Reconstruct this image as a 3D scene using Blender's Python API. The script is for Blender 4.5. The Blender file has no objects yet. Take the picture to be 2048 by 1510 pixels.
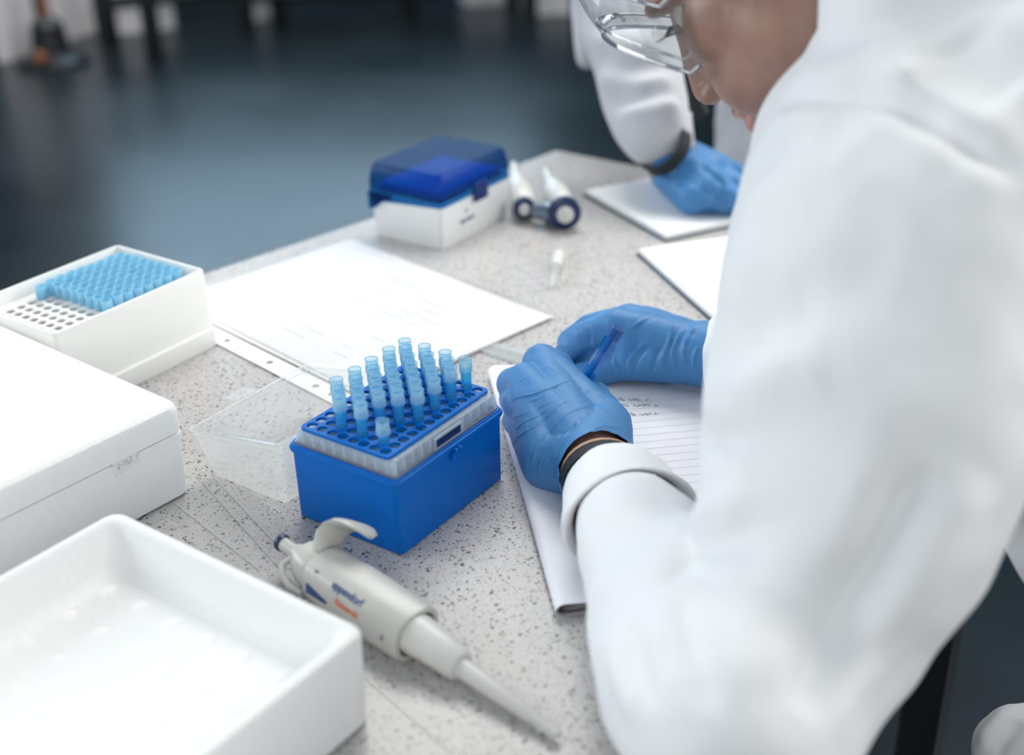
import bpy, bmesh, math, random
import numpy as np
from mathutils import Vector, Matrix
from mathutils.bvhtree import BVHTree
random.seed(4)
COL = bpy.context.scene.collection
TZ = 0.90                       # height of the worktop above the floor (m)
# ------------------------------------------------------------------ camera
CP = np.array([502.0232, -573.4009, 479.0608])          # mm, worktop = z 0
CR = np.array([[0.8232611755614855, 0.5671521268437336, -0.02407284423890716],
               [-0.24052995337896305, 0.38693017411792635, 0.8901855884502876],
               [-0.5141851595880952, 0.7270649939129932, -0.45496166463303733]])
FPX = 2537.17
cam = bpy.data.cameras.new('camera'); camo = bpy.data.objects.new('camera', cam); COL.objects.link(camo)
cam.sensor_width = 36; cam.lens = FPX / 2048 * 36
M = Matrix.Identity(4)
for i in range(3):
    M[i][0] = CR[0][i]; M[i][1] = CR[1][i]; M[i][2] = -CR[2][i]
M.translation = Vector((CP[0]/1000, CP[1]/1000, CP[2]/1000 + TZ))
camo.matrix_world = M
cam.dof.use_dof = True; cam.dof.focus_distance = 0.905; cam.dof.aperture_fstop = 3.5
cam.clip_start = 0.02
sc = bpy.context.scene
sc.camera = camo
sc.view_settings.view_transform = 'Standard'; sc.view_settings.look = 'None'
sc.view_settings.gamma = 1.0; sc.view_settings.use_curve_mapping = False
sc.view_settings.exposure = 0.0
sc.cycles.max_bounces = 10; sc.cycles.transparent_max_bounces = 40
sc.cycles.sample_clamp_indirect = 6
# ------------------------------------------------------------------ light
wd = bpy.data.worlds.new('world'); sc.world = wd; wd.use_nodes = True
bg = wd.node_tree.nodes['Background']; bg.inputs[0].default_value = (0.80, 0.90, 1.0, 1); bg.inputs[1].default_value = 0.40
def area(name, loc, target, sx, sy, power, col):
    l = bpy.data.lights.new(name, 'AREA'); l.shape = 'RECTANGLE'; l.size = sx; l.size_y = sy; l.energy = power; l.color = col
    o = bpy.data.objects.new(name, l); COL.objects.link(o); o.location = loc
    o.rotation_euler = (Vector(target) - Vector(loc)).to_track_quat('-Z', 'Y').to_euler(); return o
area('window_light', (-4.75, 4.95, 1.95), (-0.6, 0.6, 0.9), 2.6, 1.6, 52, (0.52, 0.78, 1.0))
area('window_light', (-4.4, -1.9, 2.7), (0, 0, 0.9), 3.4, 1.8, 160, (0.88, 0.95, 1.0))
area('ceiling_or_fill_light', (-0.6, 1.5, 3.0), (-0.3, 0.6, 0.9), 1.8, 1.2, 58, (1.0, 0.985, 0.95))
area('ceiling_or_fill_light', (1.9, -2.5, 2.3), (0.2, 0.1, 0.9), 2.4, 1.4, 34, (1.0, 0.975, 0.93))  # added fill behind the camera for camera-facing sides, no known fixture
area('ceiling_or_fill_light', (2.5, 2.3, 2.5), (0.0, 0.2, 0.9), 2.6, 1.6, 88, (1.0, 0.985, 0.95))
area('ceiling_or_fill_light', (-4.4, 3.0, 3.0), (-5.0, 3.4, 0), 1.2, 1.2, 45, (1.0, 0.985, 0.95))  # added lamp that brightens the background cloth, no such fixture known
# ------------------------------------------------------------------ materials
def mat(name): 
    m = bpy.data.materials.new(name); m.use_nodes = True
    return m, m.node_tree, m.node_tree.nodes['Principled BSDF']
def pm(name, col, rough=.5, spec=.5, bump=None, sss=0, metal=0, coat=0, sheen=0):
    m, nt, p = mat(name)
    p.inputs['Base Color'].default_value = (*col, 1); p.inputs['Roughness'].default_value = rough
    p.inputs['Specular IOR Level'].default_value = spec; p.inputs['Metallic'].default_value = metal
    p.inputs['Coat Weight'].default_value = coat
    if sheen: p.inputs['Sheen Weight'].default_value = sheen
    if sss:
        p.inputs['Subsurface Weight'].default_value = sss; p.inputs['Subsurface Radius'].default_value = (.01, .005, .003); p.inputs['Subsurface Scale'].default_value = .5
    if bump:
        sc_, st = bump
        tc = nt.nodes.new('ShaderNodeTexCoord'); n = nt.nodes.new('ShaderNodeTexNoise'); n.inputs['Scale'].default_value = sc_; n.inputs['Detail'].default_value = 4
        b = nt.nodes.new('ShaderNodeBump'); b.inputs['Strength'].default_value = st; b.inputs['Distance'].default_value = .001
        nt.links.new(tc.outputs['Object'], n.inputs['Vector']); nt.links.new(n.outputs['Fac'], b.inputs['Height']); nt.links.new(b.outputs[0], p.inputs['Normal'])
    return m
def film(name, tint, body=0.1, bodycol=(.9, .93, .93), rough=.08, ior=1.45, glossmul=1.0):
    """thin clear or frosted plastic: transparent + a little diffuse body + fresnel gloss"""
    m = bpy.data.materials.new(name); m.use_nodes = True; nt = m.node_tree; nt.nodes.clear()
    o = nt.nodes.new('ShaderNodeOutputMaterial'); t = nt.nodes.new('ShaderNodeBsdfTransparent'); t.inputs[0].default_value = (*tint, 1)
    d = nt.nodes.new('ShaderNodeBsdfDiffuse'); d.inputs[0].default_value = (*bodycol, 1)
    tl = nt.nodes.new('ShaderNodeBsdfTranslucent'); tl.inputs[0].default_value = (*bodycol, 1)
    md = nt.nodes.new('ShaderNodeMixShader'); md.inputs[0].default_value = .45
    g = nt.nodes.new('ShaderNodeBsdfGlossy'); g.inputs['Roughness'].default_value = rough
    lw = nt.nodes.new('ShaderNodeLayerWeight'); lw.inputs['Blend'].default_value = .5
    pw_ = nt.nodes.new('ShaderNodeMath'); pw_.operation = 'POWER'; pw_.inputs[1].default_value = 4.0; nt.links.new(lw.outputs['Facing'], pw_.inputs[0])
    f = nt.nodes.new('ShaderNodeMapRange'); f.inputs[3].default_value = ((ior-1)/(ior+1))**2; f.inputs[4].default_value = .9; nt.links.new(pw_.outputs[0], f.inputs[0])
    m1 = nt.nodes.new('ShaderNodeMixShader'); m1.inputs[0].default_value = body
    m2 = nt.nodes.new('ShaderNodeMixShader')
    L = nt.links.new
    L(d.outputs[0], md.inputs[1]); L(tl.outputs[0], md.inputs[2])
    L(t.outputs[0], m1.inputs[1]); L(md.outputs[0], m1.inputs[2])
    mm = nt.nodes.new('ShaderNodeMath'); mm.operation = 'MULTIPLY'; mm.inputs[1].default_value = glossmul
    L(f.outputs[0], mm.inputs[0]); L(mm.outputs[0], m2.inputs[0]); L(m1.outputs[0], m2.inputs[1]); L(g.outputs[0], m2.inputs[2])
    L(m2.outputs[0], o.inputs[0]); return m
def speckled():
    m, nt, p = mat('speckled_laminate'); L = nt.links.new
    tc = nt.nodes.new('ShaderNodeTexCoord')
    base = nt.nodes.new('ShaderNodeRGB'); base.outputs[0].default_value = (.50, .485, .475, 1)
    cur = base.outputs[0]
    n0 = nt.nodes.new('ShaderNodeTexNoise'); n0.inputs['Scale'].default_value = 900; n0.inputs['Detail'].default_value = 2
    L(tc.outputs['Object'], n0.inputs['Vector'])
    wv = nt.nodes.new('ShaderNodeMix'); wv.data_type = 'RGBA'; wv.blend_type = 'LINEAR_LIGHT'; wv.inputs['Factor'].default_value = .0012
    L(tc.outputs['Object'], wv.inputs[6]); L(n0.outputs['Color'], wv.inputs[7])
    for scale, thr, colr, a in ((400, .50, (.05, .045, .05), .9), (640, .50, (.16, .12, .11), .8), (210, .34, (.02, .018, .02), .95), (1000, .5, (.16, .15, .16), .7)):
        v = nt.nodes.new('ShaderNodeTexVoronoi'); v.inputs['Scale'].default_value = scale
        L(wv.outputs[2], v.inputs['Vector'])
        sep = nt.nodes.new('ShaderNodeSeparateColor'); L(v.outputs['Color'], sep.inputs[0])
        # radius depends on a random value per cell: most cells have no speck
        r = nt.nodes.new('ShaderNodeMapRange'); r.inputs[1].default_value = .46; r.inputs[2].default_value = 1; r.inputs[3].default_value = -.05; r.inputs[4].default_value = thr
        L(sep.outputs[0], r.inputs[0])
        s = nt.nodes.new('ShaderNodeMath'); s.operation = 'SUBTRACT'; L(r.outputs[0], s.inputs[0]); L(v.outputs['Distance'], s.inputs[1])
        k = nt.nodes.new('ShaderNodeMapRange'); k.inputs[1].default_value = -.03; k.inputs[2].default_value = .06; k.inputs[4].default_value = a; L(s.outputs[0], k.inputs[0])
        mx = nt.nodes.new('ShaderNodeMix'); mx.data_type = 'RGBA'; mx.inputs[7].default_value = (*colr, 1)
        L(k.outputs[0], mx.inputs[0]); L(cur, mx.inputs[6]); cur = mx.outputs[2]
    L(cur, p.inputs['Base Color']); p.inputs['Roughness'].default_value = .34; p.inputs['Specular IOR Level'].default_value = .55
    return m
def foam_mat():
    m, nt, p = mat('polystyrene'); L = nt.links.new
    p.inputs['Base Color'].default_value = (.84, .845, .83, 1); p.inputs['Roughness'].default_value = .75; p.inputs['Specular IOR Level'].default_value = .3
    tc = nt.nodes.new('ShaderNodeTexCoord'); v = nt.nodes.new('ShaderNodeTexVoronoi'); v.inputs['Scale'].default_value = 330
    n = nt.nodes.new('ShaderNodeTexNoise'); n.inputs['Scale'].default_value = 90
    ad = nt.nodes.new('ShaderNodeMath'); ad.operation = 'ADD'
    b = nt.nodes.new('ShaderNodeBump'); b.inputs['Strength'].default_value = .35; b.inputs['Distance'].default_value = .0006
    L(tc.outputs['Object'], v.inputs['Vector']); L(tc.outputs['Object'], n.inputs['Vector']); L(v.outputs['Distance'], ad.inputs[0]); L(n.outputs['Fac'], ad.inputs[1])
    L(ad.outputs[0], b.inputs['Height']); L(b.outputs[0], p.inputs['Normal']); return m
def skin_mat():
    m, nt, p = mat('skin'); L = nt.links.new
    tc = nt.nodes.new('ShaderNodeTexCoord'); n = nt.nodes.new('ShaderNodeTexNoise'); n.inputs['Scale'].default_value = 28; n.inputs['Detail'].default_value = 5
    r = nt.nodes.new('ShaderNodeValToRGB'); r.color_ramp.elements[0].position = .38; r.color_ramp.elements[0].color = (.26, .14, .11, 1); r.color_ramp.elements[1].position = .66; r.color_ramp.elements[1].color = (.35, .215, .165, 1)
    L(tc.outputs['Object'], n.inputs['Vector']); L(n.outputs['Fac'], r.inputs[0]); L(r.outputs[0], p.inputs['Base Color'])
    n2 = nt.nodes.new('ShaderNodeTexNoise'); n2.inputs['Scale'].default_value = 700; b = nt.nodes.new('ShaderNodeBump'); b.inputs['Strength'].default_value = .12; b.inputs['Distance'].default_value = .0005
    L(tc.outputs['Object'], n2.inputs['Vector']); L(n2.outputs['Fac'], b.inputs['Height']); L(b.outputs[0], p.inputs['Normal'])
    p.inputs['Roughness'].default_value = .48; p.inputs['Subsurface Weight'].default_value = .15; p.inputs['Subsurface Radius'].default_value = (.012, .004, .002); p.inputs['Subsurface Scale'].default_value = .4
    return m
MT = dict(
    top=speckled(), edge=pm('table_edge', (.62, .60, .56), .4),
    black=pm('black_powder_coat', (.006, .008, .010), .4),
    floor=None,
    foam=foam_mat(),
    blue=pm('blue_polypropylene', (.0, .125, .50), .36, .2, (300, .03)),
    blueplate=pm('blue_plate_plastic', (.0, .13, .50), .4, .2),
    frost=film('frosted_plastic', (.88, .94, .98), .36, (.86, .92, .97), .25),
    lid=film('clear_lid_plastic', (.97, .98, .975), .38, (.93, .94, .92), .10, 1.4),
    tip=film('blue_tinted_tip_plastic', (.50, .86, .97), .24, (.16, .66, .93), .12, 1.3),
    tipcap=film('blue_tinted_tip_collar', (.89, .96, .985), .20, (.66, .87, .96), .15, 1.3),
    bigtip=film('pale_blue_tip_plastic', (.70, .90, .97), .66, (.50, .82, .95), .3, 1.3),
    white=pm('white_plastic', (.64, .64, .61), .38), grey=pm('grey_plastic', (.51, .51, .475), .33, .5),
    rackw=pm('white_rack_plastic', (.82, .82, .79), .45),
    navy=pm('navy_plastic', (.004, .02, .09), .35), navyprint=pm('navy_print', (.015, .06, .20), .5), orange=pm('orange_print', (.75, .20, .08), .5),
    teal=pm('teal_print', (.20, .48, .45), .5), ink=pm('grey_ink', (.22, .22, .24), .6), faint=pm('faint_print', (.72, .72, .70), .6),
    paper=pm('white_paper', (.90, .90, .89), .6, .4), paperb=pm('pad_paper', (.84, .84, .87), .7, .3),
    cover=pm('dark_teal_cover', (.008, .05, .07), .4),
    bluelid=film('transparent_blue_lid', (.10, .38, .66), .14, (.03, .16, .38), .30, 1.4, .35),
    whitebox=pm('white_box_plastic', (.72, .73, .73), .45),
    latch=pm('dark_blue_latch', (.004, .02, .12), .3),
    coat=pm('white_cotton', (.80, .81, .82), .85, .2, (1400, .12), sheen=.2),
    coat_dimmed=pm('white_cotton_dimmed', (.50, .51, .54), .85, .2, (1400, .12), sheen=.2),  # same white cotton, dimmer light put into its colour
    glove=pm('blue_nitrile', (.060, .215, .46), .5, .35, (220, .10)),
    skin=skin_mat(), lip=pm('lip_skin', (.40, .17, .14), .4), dark=pm('black_fabric_and_shade', (.006, .010, .014), .7),
    goggle=film('clear_polycarbonate', (.93, .94, .94), .02, (.9, .9, .9), .03, 1.42),
    gogglerim=film('clear_rim_plastic', (.55, .56, .60), .10, (.8, .8, .85), .05, 1.6, 1.6),
    hair=pm('dark_hair', (.02, .013, .01), .5), denim=pm('blue_denim', (.05, .11, .20), .8),
    pen=film('transparent_blue_pen', (.30, .72, .97), .20, (.01, .32, .75), .05, 1.6), pencap=pm('blue_pen_plug', (.004, .075, .30), .35),
    metal=pm('grey_metal', (.20, .26, .32), .35, .5, metal=.6), wood=pm('warm_wood', (.25, .09, .04), .5),
    well=pm('well_plastic', (.22, .36, .44), .4),
    clearfilm=film('clear_film', (.97, .97, .97), .035, (.95, .95, .95), .3, 1.25), label=pm('label_paper', (.77, .765, .765), .6),
    greycab=pm('grey_white_fabric', (.80, .77, .78), .8), eye=pm('eye_white', (.7, .66, .62), .2), tan=pm('tan_strap', (.55, .33, .22), .5),
)
def floor_mat():
    m, nt, p = mat('dark_floor'); L = nt.links.new
    tc = nt.nodes.new('ShaderNodeTexCoord'); n = nt.nodes.new('ShaderNodeTexNoise'); n.inputs['Scale'].default_value = 1.1; n.inputs['Detail'].default_value = 5
    r = nt.nodes.new('ShaderNodeValToRGB'); r.color_ramp.elements[0].position = .35; r.color_ramp.elements[0].color = (.006, .013, .018, 1); r.color_ramp.elements[1].position = .7; r.color_ramp.elements[1].color = (.018, .029, .036, 1)
    rr = nt.nodes.new('ShaderNodeMapRange'); rr.inputs[3].default_value = .20; rr.inputs[4].default_value = .40
    L(tc.outputs['Object'], n.inputs['Vector']); L(n.outputs['Fac'], r.inputs[0]); L(r.outputs[0], p.inputs['Base Color']); L(n.outputs['Fac'], rr.inputs[0]); L(rr.outputs[0], p.inputs['Roughness'])
    p.inputs['Specular IOR Level'].default_value = .5
    return m
MT['floor'] = floor_mat()
# ------------------------------------------------------------------ helpers (all in mm, worktop z = 0)
def V(p): return Vector((p[0]/1000, p[1]/1000, p[2]/1000))
def ray(px, py): return CR.T @ np.array([(px-1024)/FPX, -(py-755)/FPX, 1.0])
def W(px, py, d): return CP + ray(px, py) * d                     # point seen at a pixel, at a depth
def Z(px, py, z): 
    r = ray(px, py); return CP + r * ((z - CP[2]) / r[2])         # ... at a height
def PX(px, py, axis, val):
    r = ray(px, py); return CP + r * ((val - CP[axis]) / r[axis])
def link(o, parent=None):
    COL.objects.link(o)
    if parent: o.parent = parent
    return o
def empty(name, loc, label=None, cat=None, group=None):
    o = bpy.data.objects.new(name, None); o.location = V(loc) + Vector((0, 0, TZ)); COL.objects.link(o)
    if label: tag(o, label, cat, group)
    return o
def tag(o, label, cat=None, group=None):
    if label: o['label'] = label
    if cat: o['category'] = cat
    if group: o['group'] = group
    return o
def origin(parent):
    return Vector((0, 0, TZ)) if parent is None else None
def root_loc(p):
    l = p.location.copy(); q = p.parent
    while q: l += q.location; q = q.parent
    return l
def mk(name, bm, m, parent=None, smooth=True, loc=(0, 0, 0)):
    """bm holds world mm coordinates; the mesh is stored relative to its parent's base"""
    me = bpy.data.meshes.new(name)
    base = root_loc(parent) if parent else V(loc) + Vector((0, 0, TZ))
    for v in bm.verts: v.co = Vector((v.co.x/1000, v.co.y/1000, v.co.z/1000 + TZ)) - base
    bmesh.ops.recalc_face_normals(bm, faces=bm.faces)
    bm.to_mesh(me); bm.free()
    o = bpy.data.objects.new(name, me)
    me.materials.append(MT[m] if isinstance(m, str) else m)
    if smooth:
        me.polygons.foreach_set('use_smooth', [True]*len(me.polygons))
        try: me.set_sharp_from_angle(angle=math.radians(38))
        except Exception: pass
    link(o, parent)
    if not parent: o.location = base
    return o
def nb(): return bmesh.new()
def loft(bm, loops, cap0=True, cap1=True, close=False):
    vs = [[bm.verts.new(tuple(p)) for p in l] for l in loops]
    n = len(loops[0])
    rng = range(len(loops)) if close else range(len(loops)-1)
    for a in rng:
        A, B = vs[a], vs[(a+1) % len(loops)]
        for i in range(n):
            try: bm.faces.new((A[i], A[(i+1) % n], B[(i+1) % n], B[i]))
            except ValueError: pass
    if cap0 and not close: bm.faces.new(vs[0])
    if cap1 and not close: bm.faces.new(vs[-1])
    return vs
def rr(cx, cy, hx, hy, r, z, n=4, ang=0):
    out = []
    for sx, sy, a0 in ((1, 1, 0), (-1, 1, 90), (-1, -1, 180), (1, -1, 270)):
        for k in range(n+1):
            a = math.radians(a0 + 90*k/n)
            out.append(((hx-r)*sx + r*math.cos(a), (hy-r)*sy + r*math.sin(a)))
    c, s = math.cos(ang), math.sin(ang)
    return [(cx + x*c - y*s, cy + x*s + y*c, z) for x, y in out]
def box(bm, x0, x1, y0, y1, z0, z1, r=0.0):
    if r <= 0: loft(bm, [[(x0, y0, z), (x1, y0, z), (x1, y1, z), (x0, y1, z)] for z in (z0, z1)]); return
    cx, cy, hx, hy = (x0+x1)/2, (y0+y1)/2, (x1-x0)/2, (y1-y0)/2
    b = min(r*.5, (z1-z0)*.3)
    loft(bm, [rr(cx, cy, hx-b, hy-b, max(r-b, .05), z0), rr(cx, cy, hx, hy, r, z0+b), rr(cx, cy, hx, hy, r, z1-b), rr(cx, cy, hx-b*.3, hy-b*.3, max(r-b*.3, .05), z1-b*.25), rr(cx, cy, hx-b, hy-b, max(r-b, .05), z1)])
def frame(a, up=(0, 0, 1)):
    a = Vector(a).normalized(); u = a.cross(Vector(up))
    if u.length < 1e-4: u = a.cross(Vector((0, 1, 0)))
    u.normalize(); w = u.cross(a).normalized(); return a, u, w
def ring(c, u, w, ru, rw, n=20, power=2.0, ph=0):
    out = []
    for k in range(n):
        t = 2*math.pi*k/n + ph; ct, st = math.cos(t), math.sin(t)
        e = 2/power
        x = math.copysign(abs(ct)**e, ct)*ru; y = math.copysign(abs(st)**e, st)*rw
        out.append(Vector(c) + Vector(u)*x + Vector(w)*y)
    return out
def tube(bm, pts, rad, n=10, caps=True, up=(0, 0, 1)):
    pts = [Vector(p) for p in pts]; loops = []
    for i, p in enumerate(pts):
        t = (pts[min(i+1, len(pts)-1)] - pts[max(i-1, 0)])
        a, u, w = frame(t, up); r = rad[i] if hasattr(rad, '__len__') else rad
        loops.append(ring(p, u, w, r, r, n))
    loft(bm, loops, caps, caps)
def lathe(bm, c, axis, prof, n=20, caps=True, up=(0, 0, 1), power=2):
    a, u, w = frame(axis, up); c = Vector(c)
    loft(bm, [ring(c + a*h, u, w, r, r, n, power) for h, r in prof], caps, caps)
def ball(bm, c, r, sub=2, rot=None):
    r = (r, r, r) if not hasattr(r, '__len__') else r
    mt = Matrix.Translation(Vector(c)) @ ((rot or Matrix.Identity(3)).to_4x4()) @ Matrix.Diagonal((*r, 1))
    return bmesh.ops.create_icosphere(bm, subdivisions=sub, radius=1, matrix=mt)['verts']
def capsule(bm, a, b, ra, rb, sub=3):
    t = bmesh.new(); ball(t, a, ra, sub); ball(t, b, rb, sub)
    r = bmesh.ops.convex_hull(t, input=t.verts)
    junk = [g for g in r['geom_interior'] if isinstance(g, bmesh.types.BMVert)]
    bmesh.ops.delete(t, geom=junk, context='VERTS')
    me = bpy.data.meshes.new('t'); t.to_mesh(me); t.free(); bm.from_mesh(me); bpy.data.meshes.remove(me)
def chain(bm, pts, sub=3):
    """pts: (point, radius) along a limb"""
    for (a, ra), (b, rb) in zip(pts, pts[1:]): capsule(bm, a, b, ra, rb, sub)
def grow(bm, voxel, smooth):
    """fuse overlapping closed shapes into one continuous skin; returns a new bmesh in mm"""
    me = bpy.data.meshes.new('tmp'); bmesh.ops.recalc_face_normals(bm, faces=bm.faces); bm.to_mesh(me); bm.free()
    o = bpy.data.objects.new('tmp', me); COL.objects.link(o)
    r = o.modifiers.new('r', 'REMESH'); r.mode = 'VOXEL'; r.voxel_size = voxel
    if smooth:
        s = o.modifiers.new('s', 'SMOOTH'); s.factor = .5; s.iterations = smooth
    ev = o.evaluated_get(bpy.context.evaluated_depsgraph_get())
    out = bmesh.new(); out.from_mesh(ev.to_mesh()); ev.to_mesh_clear()
    bpy.data.objects.remove(o); bpy.data.meshes.remove(me)
    return out
def arr(bm):
    bm.normal_update()
    return np.array([v.co[:] for v in bm.verts]), np.array([v.normal[:] for v in bm.verts])
def hit(bvh, px, py):
    h = bvh.ray_cast(Vector(CP), Vector(ray(px, py)).normalized()); return None if h[0] is None else np.array(h[0][:])
def seg_dist(P, poly):
    best = np.full(len(P), 1e9); par = np.zeros(len(P)); tot = 0
    L = [np.linalg.norm(b-a) for a, b in zip(poly, poly[1:])]; S = sum(L)+1e-9
    for (a, b), l in zip(zip(poly, poly[1:]), L):
        ab = b-a; t = np.clip(((P-a) @ ab)/max(ab @ ab, 1e-9), 0, 1); d = np.linalg.norm(P-(a+t[:, None]*ab), axis=1)
        k = d < best; best[k] = d[k]; par[k] = (tot + t[k]*l)/S; tot += l
    return best, par
def folds(bm, lines):
    """raise or sink creases of the cloth along lines found on the surface"""
    bvh = BVHTree.FromBMesh(bm); P, N = arr(bm); D = np.zeros(len(P))
    for amp, wdt, pts in lines:
        pp_ = [np.array(p, float) for p in pts]; pp_ = [2*pp_[0]-pp_[1]] + pp_ + [2*pp_[-1]-pp_[-2]]; fine = []
        for k in range(1, len(pp_)-2):
            p0, p1, p2_, p3 = pp_[k-1:k+3]
            for t in np.linspace(0, 1, 10, endpoint=False):
                fine.append(.5*((2*p1) + (p2_-p0)*t + (2*p0-5*p1+4*p2_-p3)*t*t + (3*p1-p0-3*p2_+p3)*t**3))
        q = [h for h in (hit(bvh, *p) for p in fine) if h is not None]
        if len(q) < 3: continue
        d, t = seg_dist(P, q)
        env = np.minimum(1, np.minimum(t, 1-t)*6+.12)
        D += amp*env*(np.exp(-(d/wdt)**2) - .35*np.exp(-(d/(wdt*2.4))**2))
    for i, v in enumerate(bm.verts): v.co = P[i] + N[i]*D[i]
def noise_disp(bm, amp, freq, seed=0, stretch=None):
    from mathutils import noise
    bm.normal_update(); s = stretch or (1, 1, 1)
    for v in bm.verts:
        q = Vector((v.co.x*s[0], v.co.y*s[1], v.co.z*s[2]))*freq + Vector((seed, seed*2, seed*3))
        v.co = v.co + v.normal*noise.noise(q)*amp
def cpy(o, parent=None):
    c = o.copy(); COL.objects.link(c); c.parent = parent
    for ch in list(o.children): cpy(ch, c)
    return c
def text(name, s, size, P0, xdir, ydir, m, parent, lift=.15, font_shear=0, width=1.0):
    cu = bpy.data.curves.new(name, 'FONT'); cu.body = s; cu.size = size/1000; cu.extrude = .00006; cu.offset = .00016; cu.shear = font_shear
    cu.align_x = 'LEFT'; cu.align_y = 'CENTER'
    t = bpy.data.objects.new(name, cu); COL.objects.link(t)
    me = bpy.data.meshes.new_from_object(t.evaluated_get(bpy.context.evaluated_depsgraph_get()))
    bpy.data.objects.remove(t)
    x = Vector(xdir).normalized(); y = Vector(ydir).normalized(); n = x.cross(y).normalized(); y = n.cross(x)
    base = root_loc(parent); P = V(P0) + Vector((0, 0, TZ)) + n*lift/1000
    for v in me.vertices: v.co = P + x*v.co.x*width + y*v.co.y + n*v.co.z - base
    me.materials.clear(); me.materials.append(MT[m]); o = bpy.data.objects.new(name, me); link(o, parent); return o
def stroke(bm, pts, w=.35, n=(0, 0, 1)):
    """flat pen stroke"""
    pts = [Vector(p) for p in pts]; n = Vector(n)
    for a, b in zip(pts, pts[1:]):
        d = (b-a); 
        if d.length < 1e-6: continue
        s = d.cross(n).normalized()*w/2; e = d.normalized()*w*.3
        bm.faces.new([bm.verts.new(q) for q in (a-s-e, b-s+e, b+s+e, a+s-e)])
ORD = ['first', 'second', 'third', 'fourth', 'fifth', 'sixth', 'seventh', 'eighth', 'ninth', 'tenth', 'eleventh', 'twelfth', 'thirteenth']

# ================================================================== setting
def structure(name, bm, m, label=None):
    o = mk(name, bm, m, None, smooth=False); o['kind'] = 'structure'
    if label: o['label'] = label
    return o
FZ = -900
b = nb(); box(b, -9500, 4500, -3000, 9500, FZ-60, FZ); structure('floor', b, 'floor', 'dark blue grey glossy concrete laboratory floor')
# ------------------------------------------------------------------ background far wall and furniture
MT['wall'] = pm('dark_grey_wall', (.03, .045, .05), .8)
wa = Vector(W(-300, 20, 7700)); wb = Vector(W(2300, 20, 7700))
b = nb(); d = (wb-wa).normalized(); nrm = Vector((-d.y, d.x, 0)).normalized()
P0 = wa - d*1500; P1 = wb + d*1500
loft(b, [[(P0.x, P0.y, z), (P1.x, P1.y, z), ((P1+nrm*80).x, (P1+nrm*80).y, z), ((P0+nrm*80).x, (P0+nrm*80).y, z)] for z in (FZ, FZ+4600)])
structure('wall_far', b, 'wall', 'dark far laboratory wall behind the benches')
b = nb(); box(b, -8600, -8520, -2500, 3000, FZ, FZ+3000); structure('wall_left', b, 'wall', 'dark wall left of the floor')

# ------------------------------------------------------------------ worktop table
tb = empty('laboratory_table', (-40, 200, FZ), 'long laboratory table with pale speckled laminate top and black steel frame', 'table')
outl = [(-505, -620), (318, -620), (318, 735), (-255, 741), (-352, 745), (-391, 429), (-432, 213)]
b = nb(); loft(b, [[(x, y, z) for x, y in outl] for z in (-26, -1.2, 0)], cap0=True, cap1=True)
mk('worktop', b, 'top', tb, smooth=False)
b = nb()
cxx, cyy = -60, 60
loft(b, [[(cxx+(x-cxx)*s, cyy+(y-cyy)*s, z) for x, y in outl] for s, z in ((1.0028, -26), (1.0028, -1.0), (1.0, -.6), (1.0, -25.5))], False, False)
mk('edge_band', b, 'edge', tb, smooth=False)
for (x, y) in ((276, 425), (276, -560), (-345, 640), (-440, -560)):
    b = nb(); box(b, x-19, x+19, y-19, y+19, FZ, -26, 3); mk('leg', b, 'black', tb)
for (x0, x1, y0, y1, z0, z1) in ((-330, 260, 410, 440, -70, -26), (262, 290, -560, 425, -70, -26), (-350, 262, 412, 438, -800, -765), (-440, 262, -574, -546, -70, -26)):
    b = nb(); box(b, x0, x1, y0, y1, z0, z1, 2); mk('rail', b, 'black', tb)

# ================================================================== blue tip rack with its clear lid
BX, BY = 47.4, 59.7; BZ = 58
rk = empty('tip_rack', (0, 0, 0), 'deep blue tip box with perforated blue plate, frosted insert and open clear lid', 'tip box')
b = nb()
t = 1.9
L_ = [rr(0, 0, BX-t-1.2, BY-t-1.2, 3.2, 0), rr(0, 0, BX-t, BY-t, 4, 1.2), rr(0, 0, BX-1.3, BY-1.3, 5, BZ-6.2), rr(0, 0, BX+.2, BY+.2, 6, BZ-5.2), rr(0, 0, BX+.7, BY+.7, 6, BZ-3.2), rr(0, 0, BX+.2, BY+.2, 6, BZ-1.6), rr(0, 0, BX-.6, BY-.6, 5.4, BZ-1.2), rr(0, 0, BX-.9, BY-.9, 5.4, BZ),
      rr(0, 0, BX-2.4, BY-2.4, 4.5, BZ), rr(0, 0, BX-3, BY-3, 4, BZ-8), rr(0, 0, BX-4.5, BY-4.5, 4, 3)]
loft(b, L_)
mk('box_body', b, 'blue', rk)
b = nb()                                      # latch hook on the long side
box(b, BX, BX+3.2, -3.5, 3.5, BZ-12, BZ-6.5, .8); box(b, BX+1.8, BX+4.6, -2.2, -.6, BZ-8, BZ-2.4, .5); box(b, BX+1.8, BX+4.6, 1.8, 3.4, BZ-8, BZ-2.4, .5)
mk('latch_hook', b, 'blue', rk)
# frosted insert tray frame
HX, HY = 43.3, 55.6
b = nb()
loft(b, [rr(0, 0, HX+1.0, HY+1.0, 3.5, BZ-1), rr(0, 0, HX+1.3, HY+1.3, 3.5, BZ+.8), rr(0, 0, HX+.2, HY+.2, 3.5, BZ+1.0), rr(0, 0, HX-.9, HY-.9, 3.5, BZ+10.2), rr(0, 0, HX-1.8, HY-1.8, 3, BZ+11.0),
         rr(0, 0, HX-5, HY-5, 2.4, BZ+11.0), rr(0, 0, HX-5, HY-5, 2.4, BZ+9.8), rr(0, 0, HX-2.4, HY-2.4, 2.4, BZ+9.6), rr(0, 0, HX-1.4, HY-1.4, 2.4, BZ+.2)], False, False)
ins = mk('insert_frame', b, 'frost', rk); tag(ins, 'frosted translucent insert frame')
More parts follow.
